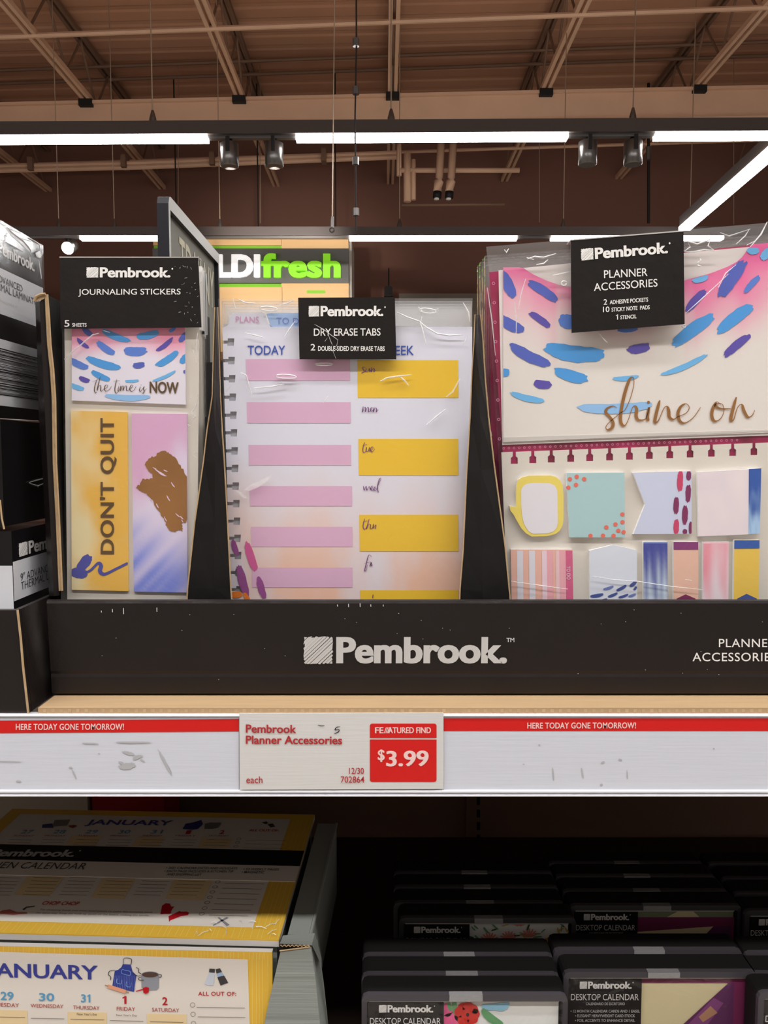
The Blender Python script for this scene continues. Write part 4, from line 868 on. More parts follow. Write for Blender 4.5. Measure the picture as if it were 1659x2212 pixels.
glint_tube(b, P3, [[(645, 870), (760, 890), (900, 900), (1100, 930), (1280, 948)], [(175, 900), (350, 925), (500, 945)], [(1180, 890), (1220, 895)]], 2.68, 1040, 920, 1.2, GLINT_SCUFF_SOFT, .0078)
b.build('film_crease_glint', bag)
PH = VY(Y3p - .011); b = MB(); hq = [(1233, 518.5), (1476.5, 499), (1479, 700), (1235, 719)]; b.slab(PH, hq, BLACK, 0, .0008); b.slab(PH, [(1232.5, 517), (1476, 497.5), (1476.5, 500), (1233, 519.5)], mat(170, 165, 160), .0003, .011); h_ = b.build('header_card', r)
b = MB(); o_ = .0003
b.logo(PH, (1256, 562.5), (1443, 547), (1255, 538), INKW, o_); b.text(PH, 'PLANNER', (1305, 601), (1399, 596), (1304.5, 584), INKW, o_, .004); b.text(PH, 'ACCESSORIES', (1283, 629), (1420.5, 619), (1282.5, 612), INKW, o_, .004)
b.text(PH, '2', (1304, 658.5), (1311.5, 658), (1304, 646.5), INKW, o_, .01); b.text(PH, 'ADHESIVE POCKETS', (1317, 657.5), (1400, 651.5), (1317, 648.5), INKW, o_, .02)
b.text(PH, '10', (1302.5, 674.5), (1316.5, 674), (1302.5, 662.5), INKW, o_, .01); b.text(PH, 'STICKY NOTE  PADS', (1321, 673.5), (1403.5, 668), (1321, 664.5), INKW, o_, .02)
b.text(PH, '1', (1333, 690.5), (1335, 690.4), (1333, 679), INKW, o_, .0); b.poly(PH, [(1334, 679), (1334, 681), (1330.5, 683), (1330.5, 681.6)], INKW, o_); b.text(PH, 'STENCIL', (1340, 690), (1375, 687.5), (1340, 681.5), INKW, o_, .02)
b.build('lettering', h_)
for k in range(4):
    c_ = thing('planner_pack', ORD[k] + ' planner accessories pack from the front, only its left edge showing', 'planner pack', r.location, group='planner accessory packs in the right compartment')
    dy = .011 + k * .009; X0 = P3.at(1060, 700).x - .0005 * k; z_t = P3.at(1050, 545).z
    b = MB(); b.box((X0 + .002, Y3p + dy, zb1), (P3.at(1780, 700).x, Y3p + dy + .003, P3.at(1070, 600).z), MAR); b.build('maroon_stencil', c_)
    b = MB(); b.prism([(X0, Y3p + dy - .002, zb1), (.34, Y3p + dy - .002, zb1), (.34, Y3p + dy - .002, z_t + .02), (X0 - .003, Y3p + dy - .002, z_t)], (0, .006, 0), FILM); b.build('clear_bag', c_)

# ================================================================== LEFT TRAY AND LAMINATOR BOXES
LYF = .4768; PL = VY(LYF)
r = thing('display_tray', 'black cardboard tray at the left shelf end holding the laminator boxes', 'display tray', (-.35, .6, ZS))
ct_ = PL.at(38, 1318); cb_ = PL.at(62, 1537); cb_.z = ZS
b = MB(); fr = [Vector((-.5, LYF, ZS)), Vector((cb_.x, LYF, ZS)), Vector((ct_.x, LYF, ct_.z)), Vector((-.5, LYF, ct_.z))]; b.prism(fr, (0, .004, 0), BLACKTRAY); b.build('front_wall', r)
b = MB(); b.prism([Vector((cb_.x, LYF + .0045, ZS)), Vector((cb_.x, .72, ZS)), Vector((ct_.x, .72, ct_.z)), Vector((ct_.x, LYF + .0045, ct_.z))], (-.003, 0, 0), BLACKTRAY); b.build('side_wall', r)
b = MB(); b.box((-.5, LYF + .005, ZS), (cb_.x - .004, .72, ZS + .003), BLACKIN); b.build('base', r)
b = MB(); b.tube([PL.at(38, 1318, .0005), PL.at(45, 1380, .0005), PL.at(50, 1440, .0005), Vector((cb_.x, LYF - .0005, ZS))], .0007, KRAFT, 5); b.build('kraft_edge', r)
GRYP = mat(202, 202, 206, .3, .4, name='light_grey_print'); GB = mat(24, 22, 24, .16, .5, k=1, bump=.12, bscale=14, name='shrink_wrapped_black')
SILV = mat(214, 214, 212, .3, .4)
INKD = mat(70, 68, 70, .5, k=1, name='grey_ink'); INKK = mat(22, 20, 22, .5, k=1, name='black_ink')
def lam(Xs, yT, yB, near, far, label, xleft=-.52, y0px=0):
    P = SX(Xs); zt_ = P.at(y0px, yT).z; zb_ = P.at(y0px, yB).z
    r = thing('laminator_box', label, 'box', (Xs - .1, (near + far) / 2, zb_), group='laminator boxes stacked in the left tray')
    b = MB(); b.box((xleft, near, zb_ + .0005), (Xs, far, zt_), GB); o = b.build('carton', r)
    return r, P, zt_, zb_
XA = -.240
yn, yf = .470, SX(XA).at(90, 560).y
r, P, zt_, zb_ = lam(XA, 480, 903, yn, yf, 'topmost laminator box with barcode, at the left picture edge')
zz_ = lambda y: P.at(0, y).z
def sband(b, y0, y1, m, off=.0003, ya=yn, yb=yf): b.face([(XA + off, ya, zz_(y1)), (XA + off, yb, zz_(y1)), (XA + off, yb, zz_(y0)), (XA + off, ya, zz_(y0))], m)
b = MB(); sband(b, 579, 678, GRYP); sband(b, 732, 876, GRYP); lab = b.build('printed_label', r)
b = MB(); rr = random.Random(11); y = 752
while y < 852:
    w_ = rr.choice([.7, .9, 1.3, 2.2]); sband(b, y, y + w_, INKK, .0005, yn, yf - .004); y += w_ + rr.choice([.9, 1.2, 1.8, 2.4])
b.build('barcode', lab)
b = MB(); q = P.at(73, 587); b.text(P, 'Pembrook.', Vector((XA, q.y - .052, q.z)), Vector((XA, q.y, q.z)), .0082, INKW, .0006, .036)
b.build('brand_lettering', r)
b = MB(); q = P.at(47, 631); b.text(P, '9" ADVANCED', Vector((XA, q.y - .046, q.z)), Vector((XA, q.y, q.z)), .0045, INKD, .0006, -.004)
q = P.at(86, 664); b.text(P, 'THERMAL LAMINATOR', Vector((XA, q.y - .077, q.z)), Vector((XA, q.y, q.z)), .0045, INKD, .0006, -.004)
q = P.at(36, 666); b.text(P, 'THERMOLAMINADORA 9"', Vector((XA, q.y - .05, q.z)), Vector((XA, q.y, q.z)), .0014, INKS, .0006, 0)
b.build('grey_lettering', lab)
b = MB(); b.box((XA + .0008, yn, zz_(903)), (XA + .0011, yf + .001, zz_(480) + .001), WRAP); b.face([(XA + .001, yf + .001, zz_(903)), (-.5, yf + .001, zz_(903)), (-.5, yf + .001, zz_(480)), (XA + .001, yf + .001, zz_(480))], WRAP)
wr = b.build('shrink_wrap', r)
b = MB(); cr = [[(70, 150), (140, 220), (250, 300), (320, 390), (330, 430)], [(60, 310), (130, 350), (240, 410)], [(0, 110), (60, 140)], [(300, 260), (380, 310), (415, 330)], [(415, 330), (430, 420), (440, 460)], [(380, 430), (400, 470), (420, 480)], [(50, 240), (72, 246)], [(410, 500), (425, 600), (440, 700)], [(210, 265), (330, 300)], [(90, 160), (200, 210)]]
glint_tube(b, P, cr, 4.913, 0, 460, 1.8, GLINT_WHITE, .0016); b.poly(P, [(x / 4.913, 460 + y / 4.913) for x, y in ((80, 160), (150, 215), (250, 290), (310, 360), (325, 425), (300, 400), (220, 320), (130, 240))], GLINT_SCUFF_SOFT, .0016)
b.poly(P, [(x / 4.913, 460 + y / 4.913) for x, y in ((375, 425), (420, 400), (445, 440), (430, 475), (390, 470))], GLINT_WHITE, .0018); b.build('film_crease_glint', wr)  # white patches and tubes paint the highlights of the wrap
XBb = -.236
r, P, zt_b, zb_b = lam(XBb, 907, 1140, SX(XBb).at(6, 1050).y, .575, 'plain glossy black laminator box in the middle of the left stack', y0px=6)
b = MB(); P = SX(XBb); glint_tube(b, P, [[(200, 575), (250, 560), (330, 540)], [(200, 580), (255, 600), (330, 570)], [(250, 590), (262, 612)]], 3.16, 0, 860, 1.6, GLINT_SCUFF_SOFT, .001)
glint_tube(b, P, [[(0, 140), (150, 150), (260, 155)]], 3.16, 0, 860, 1.0, GLINT_SCUFF_SOFT, .001); b.build('film_crease_glint', r)
Pf = VY(SX(XBb).at(6, 1050).y)
b = MB(); b.tube([Pf.at(0, 1080, .0006), Pf.at(4, 1120, .0006), Pf.at(9, 1143, .0006)], .0006, KRAFT, 5); b.build('kraft_edge', r)
XC = -.232; nC = SX(XC).at(27, 1220).y
r, P, zt_c, zb_c = lam(XC, 1147, 1345, nC, .575, 'lowest laminator box with brand label, seen above the left tray', y0px=27)
zc = lambda y: P.at(27, y).z
b = MB(); b.face([(XC + .0003, nC, zc(1300)), (XC + .0003, .575, zc(1300)), (XC + .0003, .575, zc(1214)), (XC + .0003, nC, zc(1214))], GRYP)
b.face([(-.5, nC - .0003, zc(1340)), (XC, nC - .0003, zc(1340)), (XC, nC - .0003, zc(1222)), (-.5, nC - .0003, zc(1222))], GRYP); lab = b.build('printed_label', r)
b = MB(); q = P.at(40, 1203); U_ = Vector((XC, q.y + .088, q.z)); b.logo(P, Vector((XC, q.y, q.z)), U_, .0085, INKW, .0005); b.build('brand_lettering', r)
b = MB(); q = P.at(43, 1256); b.text(P, '9" ADVANCED', Vector((XC, q.y, q.z)), Vector((XC, q.y + .052, q.z)), .0052, INKD, .0006, -.004)
q = P.at(44, 1275); b.text(P, 'THERMAL LAMINATOR', Vector((XC, q.y, q.z)), Vector((XC, q.y + .085, q.z)), .0052, INKD, .0006, -.004); b.build('grey_lettering', lab)

# ================================================================== LOWER SHELF
ZL = 1.45 - .46
r = thing('lower_shelf', 'dark lower shelf under the price rail with the calendars on it', 'shelf', (0, .7, ZL))
b = MB(); b.box((-1.1, .40, ZL - .03), (1.1, .93, ZL), DARKM); b.build('shelf_board', r)
BP = mat(130, 98, 80, .6, .3, k=1, vary=.08, vscale=10, name='dark_brown_back_panel')
b = MB(); b.box((-1.1, .94, ZL - .9), (1.1, .95, ZS - .033), BP); tag(b.build('gondola_back_panel'), 'dark brown back panel behind the lower shelf', 'panel')
r = thing('slotted_upright', 'dark slotted shelf upright behind the desktop calendars', 'upright', (VY(.93).at(1033, 1790).x, .93, ZL))
P = VY(.932); q = P.at(1033, 1790); b = MB(); b.box((q.x - .014, .932, ZL - .5), (q.x + .014, .9395, ZS - .034), BP); b.build('post', r)
for k in range(9):
    b = MB(); yy0 = 1722 + k * 27; b.slab(P, [(1030, yy0), (1037, yy0), (1037, yy0 + 17), (1030, yy0 + 17)], BLACKM, .0003, .0003); b.build('slot', r)
P = VY(.86)
b = MB(); a_ = P.at(190, 1770); b.box((-.62, .86, ZL), (a_.x, .93, ZS - .05), mat(178, 164, 146, .7)); tag(b.build('carton'), 'pale carton standing behind the stacked kitchen calendars', 'box')
b = MB(); c_ = P.at(352, 1770); b.box((a_.x + .003, .865, ZL), (c_.x, .93, ZS - .05), mat(150, 20, 24, .6)); tag(b.build('carton'), 'dark red carton standing behind the stacked kitchen calendars', 'box')

# ---- kitchen calendar tray
GREY = mat(150, 154, 148, .6, .2, k=1.05, vary=.06, vscale=30, bump=.5, bscale=14, stretch=(.3, 1, 12), name='grey_green_cardboard')
zT_ = 1.45 - .328; zTB = 1.45 - .392
nr = Vector((-.0705, .519, zT_)); a = R(-2.5); U = Vector((math.cos(a), math.sin(a), 0)); V = Vector((-math.sin(a), math.cos(a), 0))
r = trayc = thing('calendar_tray', 'grey green cardboard tray with a torn corner holding the kitchen calendars', 'display tray', (nr.x, .6, zTB))
b = MB(); o1 = Vector((.0045, -.004, -.001)); bl = nr + o1 + V * .012; fl_ = nr + o1 + V * .176
bo = bl + U * .0155; fo = fl_ + U * .0165
for q in (bl, fl_, bo, fo): pass
dn_ = Vector((0, 0, zTB - zT_))
b.face([bl, bo, fo, fl_], GREY); b.face([bo, bo + dn_, fo + dn_, fo], GREY); b.face([bl, fl_, fl_ + dn_, bl + dn_], GREY); b.face([bl, bl + dn_, bo + dn_, bo], GREY); b.face([fl_, fo, fo + dn_, fl_ + dn_], GREY)
b.tube([bo, fo], .0012, GREY, 6); b.build('side_wall', r)
PF = VY(.5085); b = MB()
fp = [(606, 2055), (672, 2047), (682, 2120), (694, 2240), (566, 2240), (575, 2190)]
b.slab(PF, fp, GREY, .0, .003); b.face([PF.at(672, 2047), PF.at(682, 2120), PF.at(694, 2240), PF.at(712, 2240, -.02), PF.at(699, 2120, -.02), PF.at(686, 2030, -.02)], GREY)
b.build('front_corner', r)
b = MB(); q = [PF.at(602, 2038), PF.at(674, 2042)]; T2 = [Vector((q[0].x + .001, q[0].y + .014, zT_ + .001)), Vector((q[1].x + .0005, q[1].y + .016, zT_ + .0015))]
for k in range(5):
    t0, t1 = k / 5 * 1.57, (k + 1) / 5 * 1.57
    f_ = lambda t, i: Vector((q[i].x + (T2[i].x - q[i].x) * (1 - math.cos(t)), q[i].y + (T2[i].y - q[i].y) * (1 - math.cos(t)), q[i].z + (T2[i].z - q[i].z) * math.sin(t)))
    b.face([f_(t0, 0), f_(t0, 1), f_(t1, 1), f_(t1, 0)], GREY)
b.face([q[1], T2[1], T2[1] + Vector((.004, .004, -.02)), q[1] + Vector((.006, .003, -.016))], GREY)
b.build('folded_corner', r)
b = MB(); P = VY(.5082); pts = [(606 + k * 4.2, 2043 + (1.6 if k % 2 else -1.6)) for k in range(16)]; b.tube([P.at(*p) for p in pts], .0004, KRAFT, 5); b.tube([P.at(604, 2054), P.at(670, 2045.5)], .0005, KRAFT, 5)
b.poly(VY(.5095), [(604, 2040), (670, 2042), (672, 2046), (606, 2055)], BLACKM); b.build('torn_edge', r)
b = MB(); b.box((-.40, .53, ZL), (nr.x + .015, .70, zTB - .002), BLACKM); tag(b.build('riser_box'), 'plain black box under the grey calendar tray', 'box')

b = MB(); b.prism([nr + U * -.002 + V * .004 + Vector((0, 0, -.0050)), nr - U * .274 + V * .004 + Vector((0, 0, -.0050)), nr - U * .274 + V * .18 + Vector((0, 0, -.0050)), nr + U * -.002 + V * .18 + Vector((0, 0, -.0050))], (0, 0, zTB - zT_ + .0048), GREY); b.build('inner_block', trayc)
CY = mat(230, 176, 64, .42, .35); CW = mat(214, 206, 196, .42, .35); PGE = mat(205, 200, 196, .6)
CYL = mat(232, 200, 110, .45); RULE = mat(120, 110, 104, .5, k=1); PCH = mat(222, 196, 152, .45)
CRED = mat(190, 36, 44, .45, k=1.1); CRED2 = mat(176, 84, 78, .5, k=1.1); CBL = mat(62, 68, 150, .45, k=1.1); CB3 = mat(92, 160, 200, .5, k=1.1); DKG = mat(70, 66, 66, .5, k=1)
W_, D_ = .278, .187
nl = nr - U * W_
def pad_body(z, th, label, top):
    r = thing('kitchen_calendar', label, 'calendar', (nr.x - .14, .61, z - th), group='stacked kitchen calendar pads')
    b = MB(); A_ = Vector((nl.x, nl.y, z)); q = [A_, A_ + U * W_, A_ + U * W_ + V * D_, A_ + V * D_]
    b.prism([p - Vector((0, 0, th)) for p in q], (0, 0, th - .0008), PGE); b.build('page_block', r)
    b = MB(); b.prism([p - Vector((0, 0, .0007)) for p in q], (0, 0, .0007), CY); 
    c = b.build('cover', r)
    return r, c, A_
cr_, cov, A_ = pad_body(zT_, .0048, 'topmost kitchen calendar lying flat, january page with black brand sleeve', True)

PZ = HZ(zT_)
def uv(px, py):
    p = PZ.at(px, py) - A_; return p.dot(U), p.dot(V)
def at3(u, v, off=0): return A_ + U * u + V * v + Vector((0, 0, off))
class UV:                                              # plane in calendar millimetres
    n = Vector((0, 0, 1))
    def at(s, u, v, off=0): return at3(u / 1000, v / 1000, off)
T = UV()
def tx(b, s, px0, py0, px1, py1, h, m, off=.0006, bold=0): b.text(T, s, PZ.at(px0, py0), PZ.at(px1, py1), float(h), m, off, bold)
mL = 13; mR = uv(546, 2004)[0] * 1000; mB = uv(546, 2004)[1] * 1000; mT = uv(635, 1770)[1] * 1000
b = MB(); b.poly(T, [(mL, mB), (mR, mB), (mR, mT), (mL, mT)], CW, .0002); cvp = b.build('white_field', cov)
b = MB()
k = 4
while k < W_ * 1000:
    b.poly(T, [(k, 1), (k + .35, 1), (k + .35, mB - .5), (k, mB - .5)], CYL, .0002); k += 4.1 + 1.5 * math.sin(k)
for k in (3, 7.5, 10.5, 14.5, 18):
    b.poly(T, [(mR + k, mB), (mR + k + .35, mB), (mR + k + .35, mT), (mR + k, mT)], CYL, .0002)
b.build('border_line', cov)
b = MB()
tx(b, 'JANUARY', 181, 1786, 366, 1788, .0125, CBL, bold=.02)
for s, x in (('27', 55), ('28', 125), ('29', 195), ('30', 266), ('31', 336)): tx(b, s, x - 12, 1802, x + 13, 1802, .0068, CB3, bold=.01)
for s, x in (('1', 404), ('2', 477)): tx(b, s, x - 4, 1803, x + 6, 1803, .0068, CRED, bold=.02)
for s, x in (('SUNDAY', 50), ('MONDAY', 118), ('TUESDAY', 189), ('WEDNESDAY', 258), ('THURSDAY', 328), ('FRIDAY', 400), ('SATURDAY', 472)): tx(b, s, x - 22, 1808, x + 22, 1808.6, .0026, CRED2)
tx(b, 'ALL OUT OF:', 537, 1797, 602, 1798, .0042, CRED, bold=.015)
tx(b, 'CHOP CHOP', 89, 1956, 168, 1957.5, .0048, CRED, bold=.015)
tx(b, 'Try chopping foods into even sized pieces to make the contents cook', 84, 1969, 328, 1975, .0026, RULE); tx(b, 'the same way. Keep the knife tip down on the board, rocking the handle.', 76, 1976, 322, 1982, .0026, RULE)
b.build('lettering', cov)
b = MB(); c1 = lambda pts: [(x / 4.1475, y / 4.1475 + 1740) for x, y in pts]; c2 = lambda pts: [(x / 3.95 + 340, y / 3.95 + 1740) for x, y in pts]
uvp = lambda pts: [tuple(1000 * k for k in uv(*p)) for p in pts]
def parl(pts): b.poly(T, uvp(pts), PCH, .0004)
for q in (c1([(245, 640), (580, 640), (440, 820), (130, 805)]), c1([(920, 655), (1215, 660), (1105, 845), (815, 830)]), c2([(140, 630), (470, 640), (390, 815), (70, 800)]),
          c1([(650, 272), (920, 278), (850, 360), (590, 355)]), c1([(1240, 285), (1480, 290), (1420, 372), (1180, 368)]), c2([(380, 278), (640, 285), (600, 365), (350, 360)])): parl(q)
for x0_, x1_, yy in [(0, 45, 0)] and [(a_, c_, 0) for a_, c_ in ((130, 205), (215, 285), (290, 365), (370, 440), (445, 515))]: pass
def hl(P0, P1): 
    p, q = uv(*P0), uv(*P1); v0 = p[1] * 1000; b.poly(T, [(p[0] * 1000, v0), (q[0] * 1000, v0), (q[0] * 1000, v0 + .45), (p[0] * 1000, v0 + .45)], RULE, .0005)
for k in range(6):
    y = 1897 + k * 7.4
    for c0 in (-20, 66, 145, 227, 305, 383): hl((c0 - k * 4.6 + 6, y), (c0 - k * 4.6 + 66, y))
for k, (x, y) in enumerate(((515, 657), (492, 700), (470, 743), (448, 788), (425, 833), (403, 881), (378, 930), (695, 290), (685, 320), (670, 354))):
    p = uv(*c2([(x, y)])[0]); b.disc(T, p[0] * 1000, p[1] * 1000, 2.0, 2.0, RULE, .0005, 14, ring=.2)
    q = c2([(x + 60, y + 12), (x + 400, y + 12)]); hl(*q)
for k in range(3):
    for c0 in (20, 92, 165, 236, 307, 376, 446): hl((c0 - k * 4, 1815 + k * 6), (c0 + 50 - k * 4, 1815 + k * 6))
b.build('ruled_line', cov)
b = MB()
MIT = mat(190, 24, 36, .5, k=1.1)
b.poly(T, uvp(c2([(25, 935), (40, 860), (70, 840), (105, 842), (120, 870), (145, 865), (120, 900), (112, 930), (60, 930)])), MIT, .0005); b.build('printed_mitt', cov); b = MB()
b.poly(T, uvp(c2([(95, 950), (170, 915), (190, 905), (200, 912), (250, 910), (270, 920), (262, 940), (200, 950), (110, 985), (100, 1000)])), MIT, .0005); b.build('printed_mitt', cov); b = MB()
for q in ([(475, 1030), (600, 960)], [(520, 960), (605, 1030)]):
    p0_, p1_ = uvp(c2(q)); dx, dy = p1_[0] - p0_[0], p1_[1] - p0_[1]; l = math.hypot(dx, dy); nx_, ny_ = -dy / l * .6, dx / l * .6
    b.poly(T, [(p0_[0] + nx_, p0_[1] + ny_), (p1_[0] + nx_ * 2, p1_[1] + ny_ * 2), (p1_[0] - nx_ * 2, p1_[1] - ny_ * 2), (p0_[0] - nx_, p0_[1] - ny_)], mat(130, 130, 134, .4), .0005)
b.build('printed_cutlery', cov); b = MB()
NVY = mat(50, 56, 130, .5, k=1.1); GR5 = mat(130, 126, 122, .5, k=1)
b.poly(T, uvp(c2([(215, 205), (240, 160), (300, 150), (375, 128), (388, 165), (345, 205), (290, 212)])), NVY, .0005); b.build('printed_apron', cov); b = MB(); b.poly(T, uvp(c2([(400, 205), (405, 160), (450, 150), (545, 152), (520, 195), (470, 205)])), GR5, .0005); b.build('printed_pot', cov); b = MB()
b.poly(T, uvp(c1([(375, 205), (380, 175), (470, 165), (480, 205)])), NVY, .0005); b.build('printed_towel', cov); b = MB(); b.poly(T, uvp(c1([(465, 195), (490, 135), (630, 130), (600, 185)])), GR5, .0005); b.build('printed_pot', cov); b = MB(); b.poly(T, uvp(c1([(610, 185), (660, 178), (690, 185), (655, 208), (625, 200)])), mat(150, 70, 60, .5, k=1), .0005); b.build('printed_cup', cov); b = MB()
b.poly(T, uvp(c2([(890, 150), (930, 140), (945, 155), (925, 165)])), DKG, .0005); b.build('printed_shaker', cov); b = MB(); b.poly(T, uvp(c2([(940, 165), (985, 158), (1005, 185), (965, 192)])), DKG, .0005); b.build('printed_shaker', cov); b = MB()
b.poly(T, uvp(c1([(-30, 975), (20, 945), (90, 935), (150, 960), (240, 962), (248, 975), (120, 985)])), mat(196, 110, 96, .5, k=1), .0005); b.poly(T, uvp(c1([(200, 935), (235, 912), (310, 904), (312, 912), (240, 922), (215, 945)])), DKG, .0005)
b.build('printed_pan', cov)
# sleeve
v0 = uv(641, 1873)[1]; v1 = uv(653, 1840)[1]; v2 = uv(627, 1906)[1]
b = MB(); b.prism([at3(0, v2, .0008), at3(W_, v2, .0008), at3(W_, v0, .0008), at3(0, v0, .0008)], (0, 0, -.0004), CW); b.prism([at3(0, v0, .0009), at3(W_, v0, .0009), at3(W_, v1, .0009), at3(0, v1, .0009)], (0, 0, -.0004), BLACKM); sl_ = b.build('sleeve', cr_)
b = MB(); b.logo(T, PZ.at(-62, 1852.5), PZ.at(158, 1854), .0115, INKS, .0012)
tx(b, 'KITCHEN CALENDAR', -82, 1877, 181, 1881, .0098, DKG, .0011, -.004)
for s, x0_, x1_, y in (('\u2022 2021 CALENDAR DATES AND HOLIDAYS', 358, 512, 1880), ('\u2022 EACH PAGE INCLUDES A KITCHEN TIP', 354, 503, 1887), ('AND SHOPPING LIST', 359, 434, 1894), ('\u2022 53 WEEKLY PAGES', 525, 602, 1882.5), ('\u2022 MAGNETIC', 521, 570, 1889)): tx(b, s, x0_, y, x1_, y + 1, .0034, DKG, .0011, .008)
b.build('lettering', sl_)
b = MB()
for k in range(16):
    p = at3(W_ - .002 - random.random() * .055, random.random() * .022, .0012); q = p + Vector((random.uniform(-.008, .008), random.uniform(-.008, .006), .0006)); b.tube([p, p.lerp(q, .5) + Vector((0, 0, .0008)), q], .00022, GLINT_WHITE, 4, cap=False)
b.build('film_crease_glint', cr_)
# ---- standing calendar in front
PC = VY(.5125)
r = thing('kitchen_calendar', 'upright kitchen calendar facing out in front of the flat stack', 'calendar', (PC.at(300, 2200).x, .5125, ZL), group='kitchen calendar pads')
b = MB(); ltop = PC.at(588, 2057); zc0 = ZL + .001
tl = PC.at(-150, 2040); b.prism([Vector((tl.x, .5125, zc0)), Vector((ltop.x, .5125, zc0)), ltop, tl], (0, .004, 0), CY, PGE); b.build('cover', r)
b = MB(); b.poly(PC, [(-120, 2053), (0, 2056), (535, 2072.5), (541, 2260), (-120, 2260)], CW, .0003); b.build('white_field', r)
b = MB()
for k in range(70): x = -60 + k * 9.3 + 3 * math.sin(k); b.poly(PC, [(x, 2044 + x * .0255), (x + 1, 2044 + x * .0255), (x + 1, 2056 + x * .0305), (x, 2056 + x * .0305)], CYL, .0003) if x < 575 else None
for x in (544, 553, 559, 566, 578): b.poly(PC, [(x, 2064), (x + 1, 2064), (x + 2, 2250), (x + 1, 2250)], CYL, .0003)
b.build('border_line', r)
cJ0, cJ1 = (58, 56, 138), (62, 92, 176)
b = MB(); b.text(PC, 'JANUARY', (-26, 2120), (212, 2126), (-27, 2080), mat(60, 66, 150, .45, k=1.1), .0006, .024)
for s, q, m in (('29', (1, 2160, 29, 2160.5, 2142), CB3), ('30', (84, 2162, 117, 2162.5, 2145), CB3), ('31', (175, 2165, 195, 2165.5, 2147.5), CB3), ('1', (268.5, 2168.5, 273.2, 2168.7, 2151.5), CRED), ('2', (350.5, 2171, 362, 2171.2, 2154), CRED)):
    b.text(PC, s, (q[0], q[1]), (q[2], q[3]), (q[0], q[4]), m, .0006, .02)
for x_, y_, m_ in ((267, 2151.5, CRED), (191.2, 2147.5, CB3)): b.poly(PC, [(x_ + 4, y_), (x_ + 3, y_ + 3.6), (x_ - 2.6, y_ + 5.6), (x_ - 2.6, y_ + 3.2)], m_, .0006)
for s, x0_, y0_, x1_, y1_, yt in (('TUESDAY', -16, 2174, 41, 2176, 2165.5), ('WEDNESDAY', 66, 2176, 137, 2178.3, 2168), ('THURSDAY', 158, 2180, 215, 2182, 2171.8), ('FRIDAY', 252, 2183, 292, 2184, 2174.8), ('SATURDAY', 328.5, 2185, 387, 2186.7, 2176.8)):
    b.text(PC, s, (x0_, y0_), (x1_, y1_), (x0_, yt), CRED2, .0006, .004)
b.text(PC, "New Year's Eve", (166, 2193), (209, 2194), (166, 2187.5), RULE, .0007, 0); b.text(PC, "New Year's Day", (251, 2196), (296, 2197), (251, 2190.5), RULE, .0007, 0)
b.text(PC, 'ALL OUT OF:', (428, 2151), (510, 2151.5), (428, 2142), CRED, .0006, .014, sp=1.1); b.build('lettering', r)
b = MB()
for x0_, x1_, y in ((-30, 59, 2181), (146, 230, 2185.5), (317, 403, 2189.5)): b.poly(PC, [(x0_, y), (x1_, y + 1.5), (x1_ + 1, 2250), (x0_ + 1, 2250)], PCH, .0005)
for x0_, x1_, y in ((-20, 54, 2196), (67, 139, 2199), (152, 225, 2201), (237, 310, 2204), (324, 396, 2206.5), (425, 529, 2175.5), (427, 530, 2196)): b.poly(PC, [(x0_, y), (x1_, y + 1.5), (x1_, y + 2.5), (x0_, y + 1)], RULE, .0007)
for x, y in ((416, 2171), (417, 2191), (418, 2211)): b.disc(PC, x, y, 5.5, 5.2, RULE, .0007, 18, ring=.16)
b.build('ruled_line', r)
b = MB(); c5 = lambda pts: [(x / 4.1475, y / 4.1475 + 2030) for x, y in pts]; c6 = lambda pts: [(x / 3.95 + 360, y / 3.95 + 2000) for x, y in pts]
APR = mat(54, 66, 150, .5, k=1.1); POT = mat(150, 152, 160, .45, k=1.1); o_ = .0006
b.poly(PC, c5([(1100, 218), (1170, 222), (1188, 285), (1222, 318), (1200, 467), (1005, 420), (1028, 278), (1060, 268), (1088, 245)]), APR, o_)
APL = mat(110, 124, 196, .5, k=1.1)
for k in range(13): x = 1030 + k * 14.5; b.poly(PC, c5([(x, 320), (x + 3, 320), (x - 7 + k * .6, 425 + k * 2.6), (x - 11 + k * .6, 425 + k * 2.6)]), APL, o_ + .0002)
b.script(PC, [[(1105, 220), (1108, 172), (1142, 164), (1178, 178), (1172, 224)], [(1030, 272), (985, 280), (970, 310), (992, 335), (990, 362)], [(1218, 248), (1242, 262), (1240, 290), (1265, 305)], [(1190, 300), (1235, 325), (1260, 318)], [(1265, 335), (1240, 345), (1250, 362), (1290, 362)], [(1422, 312), (1445, 315), (1440, 335), (1422, 335)]], DKG, o_ + .0003, 4.1475, 0, 2030, 1.2, 1.8, tip=.8)
b.script(PC, [[(1050, 348), (1046, 385), (1085, 396), (1092, 360)], [(1135, 375), (1130, 412), (1168, 422), (1176, 385)], [(1095, 265), (1130, 275), (1165, 285), (1163, 318), (1090, 300), (1095, 265)]], PALEB, o_ + .0004, 4.1475, 0, 2030, .7, 1.0, tip=.8)
b.build('printed_apron', r); b = MB()
b.poly(PC, c5([(1265, 318), (1425, 318), (1422, 432), (1400, 450), (1340, 452), (1290, 445), (1268, 428)]), POT, o_)
b.disc(PC, 1345 / 4.1475, 2030 + 313 / 4.1475, 19.4, 7.2, POT, o_ + .0001, 20); b.disc(PC, 1345 / 4.1475, 2030 + 313 / 4.1475, 17.6, 5.8, mat(92, 70, 60, .5, k=1), o_ + .0002, 20)
b.build('printed_pot', r); b = MB()
b.poly(PC, c5([(970, 400), (1130, 450), (1122, 482), (962, 434)]), mat(214, 150, 118, .5), o_ + .0003); b.script(PC, [[(940, 408), (968, 415)], [(1126, 465), (1156, 474)]], mat(180, 150, 110, .5, k=1), o_ + .0003, 4.1475, 0, 2030, 2.6, 2.8, tip=1)
b.build('printed_rolling_pin', r); b = MB()
